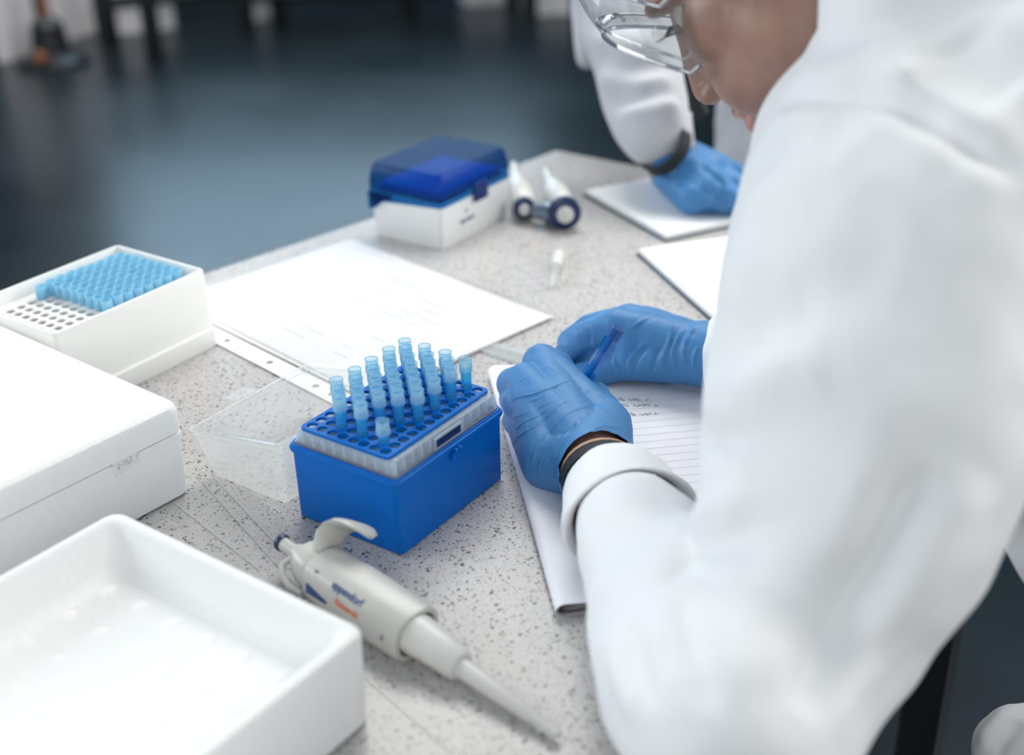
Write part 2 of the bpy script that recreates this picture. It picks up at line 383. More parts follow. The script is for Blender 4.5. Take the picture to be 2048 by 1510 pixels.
# frosted vertical ribs between wells, along both sides
rib = None
for k in range(9):
    for s in (-1, 1):
        x = (k-4)*9.0
        if abs(x) > HX-4: continue
        b = nb(); box(b, x-.45, x+.45, *(sorted((s*(HY-4.5), s*(HY-.2)))), BZ+.8, BZ+9.6); mk('insert_rib', b, 'frost', ins, smooth=False)
for k in range(13):
    y = (k-6)*9.0
    for s in (-1, 1):
        if s > 0 and abs(y) < 12: continue
        b = nb(); box(b, *(sorted((s*(HX-4.5), s*(HX-.2)))), y-.45, y+.45, BZ+.8, BZ+9.6); mk('insert_rib', b, 'frost', ins, smooth=False)
# finger slot on the long side
b = nb()
for (y0, y1, z0, z1) in ((-15, 15, BZ+7.8, BZ+9.4), (-15, 15, BZ+.4, BZ+1.6), (-15, -13.6, BZ+.4, BZ+9.4), (13.6, 15, BZ+.4, BZ+9.4)): box(b, HX-.6, HX+1.0, y0, y1, z0, z1)
mk('slot_frame', b, 'frost', ins, smooth=False)
b = nb(); box(b, HX-.2, HX+.35, -13.6, 13.6, BZ+1.6, BZ+6.6); mk('slot_opening', b, 'navy', ins, smooth=False)
# perforated plate: 8 x 12 holes, 9 mm pitch
def perforated(nx, ny, px_, py_, hr, hx, hy, cr, z0, z1, cx=0, cy=0, n=16):
    b = bmesh.new()
    ox, oy = cx - (nx-1)*px_/2, cy - (ny-1)*py_/2
    for i in range(nx):
        for j in range(ny):
            x, y = ox + i*px_, oy + j*py_
            sq = []; ci = []
            for k in range(n):
                a = 2*math.pi*(k+.5)/n if n % 8 else 2*math.pi*k/n
                c, s = math.cos(a), math.sin(a); m_ = max(abs(c), abs(s)); sq.append((x + c/m_*px_/2, y + s/m_*py_/2)); ci.append((x + c*hr, y + s*hr))
            A = [[(p[0], p[1], z1) for p in sq], [(p[0], p[1], z1) for p in ci], [(p[0], p[1], z0) for p in ci], [(p[0], p[1], z0) for p in sq]]
            loft(b, A, False, False)
    gx, gy = nx*px_/2, ny*py_/2
    ri = rr(cx, cy, gx, gy, .01, z1); lo = rr(cx, cy, gx, gy, .01, z0)
    loft(b, [ri, rr(cx, cy, hx-.4, hy-.4, cr, z1), rr(cx, cy, hx, hy, cr, z1-.4), rr(cx, cy, hx, hy, cr, z0), lo], False, False)
    bmesh.ops.remove_doubles(b, verts=b.verts, dist=.004)
    return b
PZT = 71.5
b = perforated(8, 12, 9, 9, 3.85, 38.2, 56.2-.6, 4, PZT-2.2, PZT)
for v in b.verts: v.co.y = v.co.y
plate = mk('hole_plate', b, 'blueplate', rk); tag(plate, 'blue plate perforated with eight by twelve round holes')
# inner frosted wells below the plate (seen through the holes)
b = nb(); box(b, -36.5, 36.5, -54, 54, BZ+4.6, BZ+5.2); 
mk('well_floor', b, 'well', ins, smooth=False)
# clear lid, hinged along the far long side and lying open on the table
def lidloop(pts, r): return pts
lidc = nb()
A0 = np.array([-52.0, -61.0, 56.0]); A1 = np.array([-52.0, 61.0, 56.0])          # hinge side of the rim
B0 = Z(379, 851, 37.0); 
B0 = np.array([B0[0], -58.0, 37.0]); B0 = np.array([-146.5, -59.0, 38.0]); B1 = B0 + np.array([0, 122.0, 0])
F0 = np.array([-137.0, -54.0, 0.3]); G0 = np.array([-62.0, -54.0, .3]); F1 = F0 + np.array([0, 110., 0]); G1 = G0 + np.array([0, 110., 0])
def quadloop(c, r, n=4, ins_=0):
    """rounded quad through four corner points (ordered)"""
    out = []; c = [np.array(q, float) for q in c]; m0 = sum(c)/4
    for k in range(4):
        p, a, d = c[k], c[k-1], c[(k+1) % 4]
        p_ = p; ea = (a-p)/np.linalg.norm(a-p); ed = (d-p)/np.linalg.norm(d-p)
        s = p_ + ea*r; e = p_ + ed*r
        for q in range(n+1):
            t = q/n; out.append((1-t)**2*s + 2*t*(1-t)*p_ + t*t*e)
    if ins_: out = [q + (m0-q)/np.linalg.norm(m0-q)*ins_ for q in out]
    return out
RIM = [A0, A1, B1, B0]; BOT = [G0, G1, F1, F0]
up_ = np.array([0, 0, 1.])
rimup = [q + up_*.0 for q in RIM]
lo = [q*.90 + p*.10 for q, p in zip(RIM, BOT)]
loft(lidc, [quadloop(RIM, 5, ins_=-1.5), quadloop(RIM, 5, ins_=0), quadloop(lo, 5, ins_=.6), quadloop([q*.12 + p*.88 for q, p in zip(RIM, BOT)], 5, ins_=1.2), quadloop(BOT, 4, ins_=3)], False, True)
lid = mk('lid', lidc, 'lid', rk); tag(lid, 'clear plastic lid, hinged open and lying upside down')
b = nb(); q = quadloop(RIM, 5, ins_=-1); tube(b, [Vector(p) for p in q]+[Vector(q[0])], .8, 6); mk('lid_rim', b, 'lid', lid)
b = nb(); q = quadloop(lo, 5, ins_=0); tube(b, [Vector(p) for p in q]+[Vector(q[0])], .5, 6); mk('lid_rim', b, 'lid', lid)
b = nb(); bl = (B0+B1)/2 + np.array([-1, -2, 0])
for (u0, u1, v0, v1) in ((-11, 11, 0, 17),):
    loft(b, [[bl + np.array([-v*.94, u, -v*.10+k]) for u, v in ((u0, v0), (u1, v0), (u1, v1), (u0, v1))] for k in (0, 1.2)])
for u in (-3, 3): loft(b, [[bl + np.array([-v*.94, u+du, 1.2+k]) for du, v in ((-.8, 3), (.8, 3), (.8, 12), (-.8, 12))] for k in (0, 2.5)])
mk('lid_clasp', b, 'clearfilm', lid, smooth=False)
for y0 in (-52, 20):
    b = nb(); tube(b, [(-49.5, y0, 57), (-49.5, y0+32, 57)], 1.2, 8); mk('hinge', b, 'frost', rk)

# ------------------------------------------------------------------ pipette tips standing in the blue rack
def make_tip(name, ztop, zplate, mat_s, mat_c, x=0, y=0):
    e = empty(name, (x, y, zplate))
    b = nb()
    h = ztop - zplate
    lathe(b, (x, y, zplate), (0, 0, 1), [(-34, .7), (-20, 2.2), (0, 3.65), (h-9.5, 3.95), (h-9.5, 3.4), (0, 3.1), (-20, 1.7), (-34, .3)], 16, False, up=(0, 1, 0))
    mk('tip_shaft', b, mat_s, e)
    b = nb()
    lathe(b, (x, y, zplate), (0, 0, 1), [(h-10.2, 3.8), (h-9.8, 4.35), (h-5, 4.5), (h-.3, 4.62), (h, 4.45), (h-.3, 4.1), (h-9.5, 3.7)], 20, False, up=(0, 1, 0))
    for k in range(14):
        a = 2*math.pi*k/14; c, s = math.cos(a), math.sin(a)
        loft(b, [[(x+c*r-s*w, y+s*r+c*w, z) for r, w in ((4.1, -.22), (4.85, -.22), (4.85, .22), (4.1, .22))] for z in (ztop-10.4, ztop-5.2)])
        loft(b, [[(x+c*r-s*w, y+s*r+c*w, z) for r, w in ((3.5, -.16), (4.15, -.16), (4.15, .16), (3.5, .16))] for z in (ztop-9.5, ztop-2.2)])
    mk('tip_collar', b, mat_c, e)
    b = nb(); tube(b, [(x+4.45*math.cos(t), y+4.45*math.sin(t), ztop) for t in np.linspace(0, 2*math.pi, 21)], .28, 5, False); mk('tip_rim', b, mat_s, e)
    return e
TIPS = [(0,3),(1,2),(2,1),(0,5),(1,4),(2,3),(3,2),(4,1),(0,7),(1,6),(2,5),(3,4),(4,3),(0,9),(1,8),(2,7),(3,6),(4,5),(5,4),(0,11),(1,10),(2,9),(3,8),(4,7),(5,6),(6,5),(2,11),(3,10),(4,9),(5,8),(6,7),(4,11),(5,10),(6,9),(6,11),(6,1)]
proto = make_tip('pipette_tip', 94, PZT, 'tip', 'tipcap')
first = True
for (i, j) in TIPS:
    o = proto if first else cpy(proto); first = False
    o.location = V(((i-3.5)*9 + random.uniform(-.15, .15), (j-5.5)*9 + random.uniform(-.15, .15), PZT - (7 if (i, j) == (6, 1) else random.uniform(-.5, .5)))) + Vector((0, 0, TZ))
    o.rotation_euler = (random.uniform(-.015, .015), random.uniform(-.015, .015), random.uniform(0, 1))
    if (i, j) == (6, 1): lb = 'translucent blue tip pushed in deepest, standing alone nearest the near corner of the blue rack'
    elif (i, j) == (6, 11): lb = 'nearly clear tip standing apart at the far right corner of the blue rack'
    else: lb = 'translucent blue tip in the blue rack, %s row from near end, %s hole from left' % (ORD[j], ORD[i])
    tag(o, lb, 'pipette tip', 'pipette tips standing in the blue rack')

# ================================================================== white tip rack on the left
wr = empty('white_tip_rack', (-355, 28, 0), 'white tip box with stepped base, half filled with pale blue tips, at the left', 'tip box')
WX0, WX1, WY0, WY1, WH = -412, -299, -50, 106, 72
cx, cy, hx, hy = (WX0+WX1)/2, (WY0+WY1)/2, (WX1-WX0)/2, (WY1-WY0)/2
b = nb()
loft(b, [rr(cx, cy, hx+2, hy+1, 4, 0), rr(cx, cy, hx+3, hy+2, 4, 1.5), rr(cx, cy, hx+3, hy+2, 4, 17), rr(cx, cy, hx+.8, hy+.8, 4, 18.5), rr(cx, cy, hx+.5, hy+.5, 4, 30), rr(cx, cy, hx, hy, 4, WH-1), rr(cx, cy, hx-.6, hy-.6, 3.6, WH), rr(cx, cy, hx-2.4, hy-2.4, 3, WH), rr(cx, cy, hx-2.8, hy-2.8, 3, WH-1), rr(cx, cy, hx-3.2, hy-3.2, 3, WH-20)], True, False)
mk('box_body', b, 'rackw', wr)
NXW, NYW, PXW, PYW = 8, 13, 10.3, 10.6
gcx, gcy = -337.5 - 3.5*PXW + 2, -32 + 6*PYW - 3
b = perforated(NXW, NYW, PXW, PYW, 3.9, hx-2.6, hy-2.6, 3, 58, 60.5, cx, cy, 12)
mk('hole_plate', b, 'rackw', wr)
proto2 = None
for i in range(NXW):
    for j in range(NYW):
        x = cx - (NXW-1)*PXW/2 + i*PXW; y = cy - (NYW-1)*PYW/2 + j*PYW
        jmin = 5 if i > 1 else (5 if i == 1 else 4)
        if j < jmin: continue
        if proto2 is None:
            proto2 = make_tip('pipette_tip', 72.5, 60.5, 'bigtip', 'bigtip'); o = proto2
        else: o = cpy(proto2)
        o.location = V((x, y, 60.5 + random.uniform(-.6, .6))) + Vector((0, 0, TZ)); o.rotation_euler = (random.uniform(-.03, .03), random.uniform(-.03, .03), 0)
        tag(o, 'pale blue tip in the white rack, %s row from near end, %s hole from left' % (ORD[j], ORD[i]), 'pipette tip', 'pale blue tips filling the white rack')

# ================================================================== polystyrene boxes
fb = empty('foam_box', (-300, -215, 0), 'large white polystyrene box with its lid on, at the left edge', 'box')
ang = math.radians(-5.5)
def quad_ext(cxx, cyy, hx, hy, r, z, ang): return rr(cxx, cyy, hx, hy, r, z, 5, ang)
hx, hy = 150, 150
c0 = np.array([-152., -75.]); ca, sa = math.cos(math.radians(-6)), math.sin(math.radians(-6))
ctr = c0 + np.array([-hx*math.cos(math.radians(-3)) - hy*math.sin(math.radians(6)), -hy]) 
A_ = math.radians(-4)
ctr = c0 + np.array([-hx*math.cos(A_) - (-math.sin(A_))*hy*(-1)*(-1)*-1, -hx*math.sin(A_) - hy*math.cos(A_)])
FH = 50
b = nb()
loft(b, [quad_ext(*ctr, hx-4, hy-4, 8, 0, A_), quad_ext(*ctr, hx-1, hy-1, 9, 2, A_), quad_ext(*ctr, hx+.5, hy+.5, 9, FH-1, A_), quad_ext(*ctr, hx-.6, hy-.6, 9, FH, A_), quad_ext(*ctr, hx-20, hy-20, 6, FH, A_), quad_ext(*ctr, hx-22, hy-22, 6, 20, A_)])
mk('foam_body', b, 'foam', fb)
b = nb()
loft(b, [quad_ext(*ctr, hx-1.0, hy-1.0, 9, FH+.4, A_), quad_ext(*ctr, hx+.8, hy+.8, 10, FH+1.6, A_), quad_ext(*ctr, hx+.8, hy+.8, 10, FH+17, A_), quad_ext(*ctr, hx-.4, hy-.4, 10, FH+20.4, A_), quad_ext(*ctr, hx-3, hy-3, 9, FH+22, A_), quad_ext(*ctr, hx-6, hy-6, 8, FH+22.4, A_)])
mk('foam_lid', b, 'foam', fb)
# label on the side facing the viewer
fdir = np.array([-math.sin(A_)*-1*-1, -1.0, 0]); 
ex = np.array([math.sin(A_)*1.0, -math.cos(A_), 0.0])        # along the side face, towards the viewer
nn = np.array([math.cos(A_), math.sin(A_), 0.0])
pc = np.array([*ctr, 0]) + nn*(hx+.3)
def onface(px, py, off=0.0):
    r = ray(px, py); t_ = ((pc - CP) @ nn)/(r @ nn); return CP + r*t_ + nn*(off+.05)
b = nb(); q = [onface(*p) for p in ((223, 924), (274, 894), (281, 921), (231, 957))]
loft(b, [[p + nn*k for p in q] for k in (0, .25)]); lb = mk('paper_label', b, 'label', fb, smooth=False); tag(lb, 'small paper label with faint handwriting')
b = nb()
def cp2(x, y): return onface(200 + x/14.63, 880 + y/14.63, .35)
for st in ([(545, 670), (550, 860)], [(520, 800), (550, 870)], [(595, 755), (660, 705)], [(700, 590), (745, 720)], [(770, 560), (800, 660), (840, 690), (850, 600)], [(855, 490), (895, 460), (900, 655)], [(1035, 370), (1070, 345), (1090, 380), (1075, 545)]):
    stroke(b, [cp2(*p) for p in st], .32, nn)
mk('handwriting', b, 'ink', lb, smooth=False)

ft = empty('foam_tray', (25, -270, 0), 'open white polystyrene tray with ribbed inside, nearest the camera', 'tray')
TX0, TX1, TY1, TY0, TH = -79, 127, -181, -395, 61
b = nb(); cx, cy, hx, hy = (TX0+TX1)/2, (TY0+TY1)/2, (TX1-TX0)/2, (TY1-TY0)/2
b_ = math.radians(-1.5)
loft(b, [rr(cx, cy, hx-4, hy-4, 8, 0, 5, b_), rr(cx, cy, hx-1.5, hy-1.5, 9, 2, 5, b_), rr(cx, cy, hx, hy, 9, TH-3, 5, b_), rr(cx, cy, hx-1, hy-1, 9, TH-.8, 5, b_), rr(cx, cy, hx-3, hy-3, 8, TH, 5, b_),
         rr(cx, cy, hx-6, hy-6, 8, TH-.3, 5, b_), rr(cx, cy, hx-8, hy-8, 8, TH-2, 5, b_), rr(cx, cy, hx-17, hy-17, 8, TH-20, 5, b_), rr(cx, cy, hx-24, hy-24, 6, TH-26, 5, b_)])
mk('foam_shell', b, 'foam', ft)
for k in range(6):
    for q in range(6):
        b = nb(); x = cx - 70 + k*28; y = cy - 72 + q*29
        ball(b, (x, y, TH-27.6), (7, 9, 2.3), 2); mk('foam_bump', b, 'foam', ft)

# ================================================================== pipette lying on the table
pp = empty('pipette', (110, -130, 0), 'grey white adjustable pipette lying between foam tray and blue box', 'pipette')
PA = Vector((-12, -108, 20)); PB = Vector((230, -146, 4.6)); ax = (PB-PA); PL = ax.length; ax, pu, pw = frame(ax)
def at_(h, side=0, upv=0): return PA + ax*h + pu*side + pw*upv
def plathe(prof, m, name, parent, n=24, power=2.0, wz=1.0):
    b = nb(); loft(b, [ring(at_(h, s, u_), pu, pw, r, r*wz, n, power) for h, r, s, u_ in prof]); return mk(name, b, m, parent)
o = plathe([(0, 5.4, 0, 0), (2.0, 5.8, 0, 0), (3.6, 5.4, 0, 0)], 'navy', 'plunger_button', pp); tag(o, 'dark blue plunger button')
plathe([(3.4, 4.6, 0, 0), (24, 4.8, 0, 0)], 'grey', 'plunger_shaft', pp)
plathe([(17, 6.4, 0, 0), (19, 7.2, 0, 0), (25, 7.4, 0, 0)], 'grey', 'plunger_collar', pp)
plathe([(24, 8, 0, 0), (26, 12.2, 0, 1), (31, 14, 0, 0), (42, 15.2, 0, 0), (42.6, 15.0, 0, 0)], 'grey', 'body_cap', pp, 28, 2.5, .92)
plathe([(43, 16.2, 0, 0), (44.5, 17.4, 0, 0), (60, 18.0, 0, -.3), (90, 18.2, 0, .3), (126, 17.6, 0, 1.6), (128.5, 16.8, 0, 1.6), (128.6, 14, 0, 1.6), (118, 13, 0, 1.6)], 'grey', 'body', pp, 36, 2.7, .93)
plathe([(119, 12.4, 1, 3), (128, 12.6, 1, 3), (150, 11.0, 0, 2), (163, 9.6, 0, 1), (165, 8.4, 0, 1)], 'white', 'lower_cone', pp)
plathe([(163, 6.2, 0, 0), (172, 5.8, 0, 0), (218, 4.1, 0, 0), (219, 3.3, 0, 0), (236, 2.9, 0, 0), (238, 2.3, 0, 0)], 'white', 'tip_cone', pp, 18)
# finger rest: broad curved hook
b = nb()
loops = []
for s, (h, up_h, w_, tck) in enumerate(((38, 9, 9, 7), (36, 17, 11, 6), (35, 25, 13, 5), (38, 33, 15.5, 3.8), (45, 39, 17, 3.0), (53, 41.5, 16, 2.6), (60, 41, 11, 2.0), (64, 39.5, 4, 1.3))):
    sdir = pu*(-.62) + pw*.78
    c = PA + ax*h + sdir*up_h*.86
    side = sdir.cross(ax).normalized()
    tdir = sdir if s > 3 else ax
    nrm_ = (ax*.4 + sdir*.9).normalized() if s == 3 else tdir
    loops.append(ring(c, side, nrm_, w_, tck, 16))
loft(b, loops); b2 = b
mk('finger_rest', b, 'grey', pp)
# ejector lever arc and window
b = nb(); tube(b, [at_(23, 9, 4), at_(22, 15, 2), at_(26, 19, -2), at_(34, 20, -5), at_(44, 18, -6)], [2, 2.2, 2.2, 2, 1.6], 10); mk('ejector_lever', b, 'grey', pp)
b = nb(); lo_ = []
def bs(h, s, off=.15, R0=18.1, n_=2.7):
    a_, b_ = abs(math.sin(s)), abs(math.cos(s)); r_ = 1/((a_/R0)**n_ + (b_/(R0*.93))**n_)**(1/n_)
    return at_(h, 0, 0) + (pu*math.sin(s) + pw*math.cos(s))*(r_+off)
loft(b, [[bs(49, 1.32, o_), bs(68, 1.50, o_), bs(68, 1.62, o_), bs(49, 1.72, o_)] for o_ in (-.2, .35)])
mk('blue_inlay', b, 'navyprint', pp, smooth=False)
b = nb(); ball(b, bs(54, .78), (1.0, 1.0, 1.0), 2); mk('index_dot', b, 'ink', pp)
TA = .80; sy_ = (bs(70, TA-.2) - bs(70, TA+.2)).normalized(); sn = ax.cross(sy_)
text('brand_lettering', 'eppendorf', 7.0, bs(70, TA), ax, sy_, 'navyprint', pp, .3, 0, .92)
TB = 1.22; sy2 = (bs(70, TB-.2) - bs(70, TB+.2)).normalized(); sn2 = ax.cross(sy2)
text('series_lettering', 'Research', 6.0, bs(76, TB), ax, sy2, 'orange', pp, .3, .15, .9)
text('volume_lettering', '1000', 4.2, bs(118, 1.5) , sy2, -ax, 'ink', pp, .3, 0, .9)
b = nb()
for (h, a_, l_, m_) in ((137, .9, 9, 0),): 
    q = [at_(h+dx, 0, -2) + (pu*math.sin(a_+da) + pw*math.cos(a_+da))*(11.4-.02*dx) for dx, da in ((0, 0), (12, -.05), (12, .12), (0, .2))]
    loft(b, [q, [p + pw*.4 + pu*.3 for p in q]])
mk('teal_mark', b, 'teal', pp, smooth=False)
b = nb(); q = [at_(138+dx, 0, -2) + (pu*math.sin(1.3+da) + pw*math.cos(1.3+da))*(11.3-.02*dx) for dx, da in ((0, 0), (6, -.03), (6, .2), (0, .2))]
loft(b, [q, [p + pw*.2 + pu*.4 for p in q]]); mk('orange_mark', b, 'orange', pp, smooth=False)

# ================================================================== clear film strip on the table under the pipette
b = nb()
def film_q(pts, z0, z1): loft(b, [[Vector(Z(x, y, 0)) + Vector((0, 0, z)) for x, y in pts] for z in (z0, z1)])
film_q([(404, 962), (470, 945), (980, 1500), (700, 1560), (330, 1010)], .25, .5)
o = mk('plastic_sleeve', b, 'clearfilm', None, smooth=False, loc=(0, -110, 0)); tag(o, 'flat clear plastic sleeve lying under the pipette', 'sleeve')
for p_, q_ in (((404, 962), (600, 1180)), ((430, 955), (640, 1180)), ((350, 1005), (520, 1140)), ((720, 1345), (900, 1500))):
    b = nb(); tube(b, [Vector(Z(*p_, 1)), Vector(Z(*q_, 1))], .5, 6); s_ = mk('welded_seam', b, 'lid', o)

# ================================================================== papers and sheet protector
o_ = np.array([-366.3, 362.3]); th = -.1837; e1 = np.array([math.cos(th), math.sin(th)]); e2 = np.array([e1[1], -e1[0]])
def sh(u, v, z): p = o_ + e1*u + e2*v; return (p[0], p[1], z)
def sheet(name, u0, u1, v0, v1, z, rot, m, label, cat='paper', group=None, curl=0):
    b = nb(); c = ((u0+u1)/2, (v0+v1)/2); cr, sr = math.cos(rot), math.sin(rot)
    nu, nv = 12, 9; g = {}
    for a in range(nu+1):
        for k in range(nv+1):
            u = u0 + (u1-u0)*a/nu - c[0]; v = v0 + (v1-v0)*k/nv - c[1]
            zz = z + curl*max(0, a/nu-.75)**2*16*(.6+.4*k/nv)
            g[a, k] = b.verts.new(sh(c[0]+u*cr-v*sr, c[1]+u*sr+v*cr, zz))
    fs = []
    for a in range(nu):
        for k in range(nv): fs.append(b.faces.new((g[a, k], g[a+1, k], g[a+1, k+1], g[a, k+1])))
    r = bmesh.ops.extrude_face_region(b, geom=fs)
    for v in r['geom']:
        if isinstance(v, bmesh.types.BMVert): v.co.z += .22
    o = mk(name, b, m, None, loc=(*sh(c[0], c[1], z)[:2], 0)); tag(o, label, cat, group); return o
sheet('paper_sheet', -2, 294, -3, 214, .3, .012, 'paper', 'bottom white paper sheet of the pile behind the blue rack', 'paper', 'papers behind the blue rack', 1.0)
sheet('paper_sheet', 1, 298, 0, 217, 1.0, -.008, 'paper', 'middle white paper sheet of the pile behind the blue rack', 'paper', 'papers behind the blue rack', 1.2)
top = sheet('paper_sheet', 0, 297, 1, 212, 1.9, .004, 'paper', 'top printed white sheet of the pile behind the blue rack', 'paper', 'papers behind the blue rack', 1.4)
b = nb()
for k in range(11):
    y = 40 + k*14; 
    x = 30
    while x < 240:
        l = random.uniform(8, 40)
        if random.random() < .45: stroke(b, [sh(x, y, 2.3), sh(x+l, y, 2.3)], 1.2)
        x += l + 4
mk('print_lines', b, 'faint', top, smooth=False)
sp = empty('sheet_protector', sh(150, 110, 0), 'clear punched sheet protector lying over the white papers', 'sheet protector')
b = nb(); loft(b, [[sh(u, v, z) for u, v in ((-3, -3), (300, -3), (300, 219), (-3, 219))] for z in (4.6, 4.8)]); mk('clear_pocket', b, 'clearfilm', sp, smooth=False)
b = nb()    # punched strip with round holes
NH = 14; 
for k in range(NH):
    w_ = 303/NH; u = -3 + w_*(k+.5); v = 229.5; n = 16; sq = []; ci = []
    for q in range(n):
        a = 2*math.pi*q/n; c, s = math.cos(a), math.sin(a); m_ = max(abs(c), abs(s)); sq.append((u + c/m_*w_/2, v + s/m_*9.5)); ci.append((u + c*3.1, v + s*3.1))
    if k in (1, 2, 5, 8, 11, 12): loft(b, [[sh(*p, 1.4) for p in sq], [sh(*p, 1.4) for p in ci], [sh(*p, .9) for p in ci], [sh(*p, .9) for p in sq]], False, False)
    else: loft(b, [[sh(*p, z) for p in sq] for z in (.9, 1.4)])
st = mk('punched_strip', b, 'paper', sp, smooth=False); tag(st, 'white edge strip with punched holes')
# clear plastic strip right of it, near the glove
b = nb(); loft(b, [[Vector(Z(x, y, 0)) + Vector((0, 0, z)) for x, y in ((957, 702), (985, 688), (1095, 722), (1075, 742))] for z in (.2, 3)])
o = mk('plastic_ruler', b, 'lid', None, smooth=False, loc=(-60, 215, 0)); tag(o, 'short clear plastic ruler on the table left of the writing hand', 'ruler')
b = nb(); tube(b, [Vector(Z(965, 700, 3)), Vector(Z(1080, 735, 3))], .8, 6); tube(b, [Vector(Z(985, 690, 3)), Vector(Z(1090, 722, 3))], .8, 6); mk('raised_edge', b, 'frost', o)

# ================================================================== white box with blue lid
bb = empty('blue_lidded_box', (-301, 450, 0), 'white tip box with transparent blue lid at the far table edge', 'tip box')
X0, X1, Y0, Y1 = -357, -262, 390, 512; cx, cy, hx, hy = (X0+X1)/2, (Y0+Y1)/2, (X1-X0)/2, (Y1-Y0)/2
b = nb(); loft(b, [rr(cx, cy, hx-3, hy-3, 4, 0), rr(cx, cy, hx-2, hy-2, 5, 1.5), rr(cx, cy, hx, hy, 5, 49), rr(cx, cy, hx-2, hy-2, 4, 50), rr(cx, cy, hx-3, hy-3, 4, 30)]); mk('box_body', b, 'whitebox', bb)
b = nb(); loft(b, [rr(cx, cy, hx+1.4, hy+1.4, 6, 42), rr(cx, cy, hx+1.2, hy+1.2, 6, 62), rr(cx, cy, hx-1, hy-1, 7, 76), rr(cx, cy, hx-4, hy-4, 6, 80)], False, True)
for k, v in enumerate(b.verts):
    if abs(v.co.z-42) < .5:      # wavy lower edge: deeper at the hinge side, cut away in the middle of the end
        tx = (v.co.x - X0)/(X1-X0); v.co.z = 40 if tx < .25 else 46
ld = mk('blue_lid', b, 'bluelid', bb); tag(ld, 'transparent blue hinged lid')
b = nb(); loft(b, [[(X0-1.6, Y0+s_, z) for s_, z in ()]] ) if False else None
if b: b.free()
b = nb()
for s_ in (Y0-1.6, ):
    loft(b, [[(X0+x, y, z) for x, z in ((-1, 30), (8, 33), (20, 42), (30, 45), (30, 50), (-1, 50))] for y in (s_, s_+1.2)])
mk('hinge_wing', b, 'bluelid', ld, smooth=False)
b = nb(); box(b, X1+.5, X1+5, cy-7, cy+16, 38, 58, 2); mk('latch', b, 'latch', bb)
b = nb(); box(b, X0+8, X1-8, Y0+8, Y1-8, 50, 59, 3); mk('inner_rack', b, 'blueplate', bb)
text('box_lettering', 'eppendorf', 6, (X1-.6, 421, 22), (0, 1, 0), (0, 0, 1), 'navyprint', bb, .5)
b = nb(); q = 433; loft(b, [[(x, q, 29.5), (x, q+2.4, 31.8), (x, q, 34), (x, q-2.4, 31.8)] for x in (X1-.3, X1+.1)]); mk('box_emblem', b, 'ink', bb, smooth=False)

# ================================================================== two instruments behind it
def back_pipette(p_end, p_top, label, r=14, knob=15):
    e = empty('pipette', ((p_end[0]+p_top[0])/2, (p_end[1]+p_top[1])/2, 0), label, 'pipette', 'white pipettes beside the blue lidded box')
    A = Vector(p_end); B = Vector(p_top); a, u, w = frame(B-A); L = (B-A).length
    def f(prof, m, name, n=20):
        b = nb(); loft(b, [ring(A + a*h, u, w, rr_, rr_, n) for h, rr_ in prof]); return mk(name, b, m, e)
    o1 = f([(0, knob*.62), (3, knob), (9, knob), (12, knob*.7)], 'navy', 'end_collar'); tag(o1, 'dark blue rounded collar')
    f([(-4, knob*.35), (-3, knob*.5), (12, knob*.52)], 'white', 'plunger')
    f([(11, r*.7), (16, r*.95), (60, r), (95, r*.86), (110, r*.6)], 'white', 'body')
    f([(108, r*.45), (min(L, 170), r*.28)], 'white', 'cone')
    return e
back_pipette((-186, 505, 19), (-325, 670, 12), 'white pipette with large dark blue end, right of the pair beside blue lidded box', 15, 18)
back_pipette((-238, 505, 15), (-345, 640, 12), 'white pipette with small dark end, left of the pair beside blue lidded box', 15, 12)
ck = empty('metal_clamp', (-212, 510, 0), 'grey metal clamp between the two pipettes beside the blue lidded box', 'clamp')
b = nb(); tube(b, [(-228, 509, 14), (-212, 512, 15), (-198, 512, 14)], [8, 12, 9], 14); mk('clamp_body', b, 'metal', ck)
b = nb(); lathe(b, (-212, 518, 0.2), (0, 0, 1), [(0, 7), (5, 7), (6, 6)], 14); mk('clamp_foot', b, 'metal', ck)
# small white capped tube on the table
vt = empty('sample_vial', (-138, 412, 0), 'tiny clear vial with white cap lying alone on the table behind the papers', 'vial')
vA = Vector(Z(1118, 508, 6)); vB = Vector(Z(1103, 572, 5)); a, u, w = frame(vB-vA); Lv = (vB-vA).length
b = nb(); loft(b, [ring(vA + a*h, u, w, r_, r_, 16) for h, r_ in ((0, 5), (1, 5.8), (Lv*.38, 5.8), (Lv*.40, 5))]); mk('vial_cap', b, 'white', vt)
b = nb(); loft(b, [ring(vA + a*h, u, w, r_, r_, 16) for h, r_ in ((Lv*.38, 4.8), (Lv*.85, 4.6), (Lv, 2.0))]); mk('vial_body', b, 'lid', vt)

# ================================================================== notebooks
def notebook(name, P0, P1, depth, thick, label, pages=10, twist=0.0):
    """P0->P1 the edge seen from the camera side; depth to the right/back of it"""
    P0 = Vector((P0[0], P0[1], 0)); P1 = Vector((P1[0], P1[1], 0)); e = (P1-P0).normalized(); n = Vector((-e.y, e.x, 0)); L = (P1-P0).length
    q = empty(name, tuple(P0 + e*L/2 + n*depth/2), label, 'notebook')
    def slab(a0, a1, d0, d1, z0, z1, m, nm, lb=None):
        b = nb(); loft(b, [[P0 + e*x + n*y + Vector((0, 0, z)) for x, y in ((a0, d0), (a1, d0), (a1, d1), (a0, d1))] for z in (z0, z1)]); o = mk(nm, b, m, q, smooth=False)
        if lb: tag(o, lb)
        return o
    slab(-1.5, L+1.5, -2.5, depth+1.5, .1, 1.9, 'cover', 'cover', 'dark teal back cover')
    slab(0, L, 0, depth, 1.9, 1.9+thick*.5, 'paperb', 'page_block')
    slab(.3, L-.4, .8, depth-.4, 1.9+thick*.52, 1.9+thick, 'paper', 'page_block')
    return q
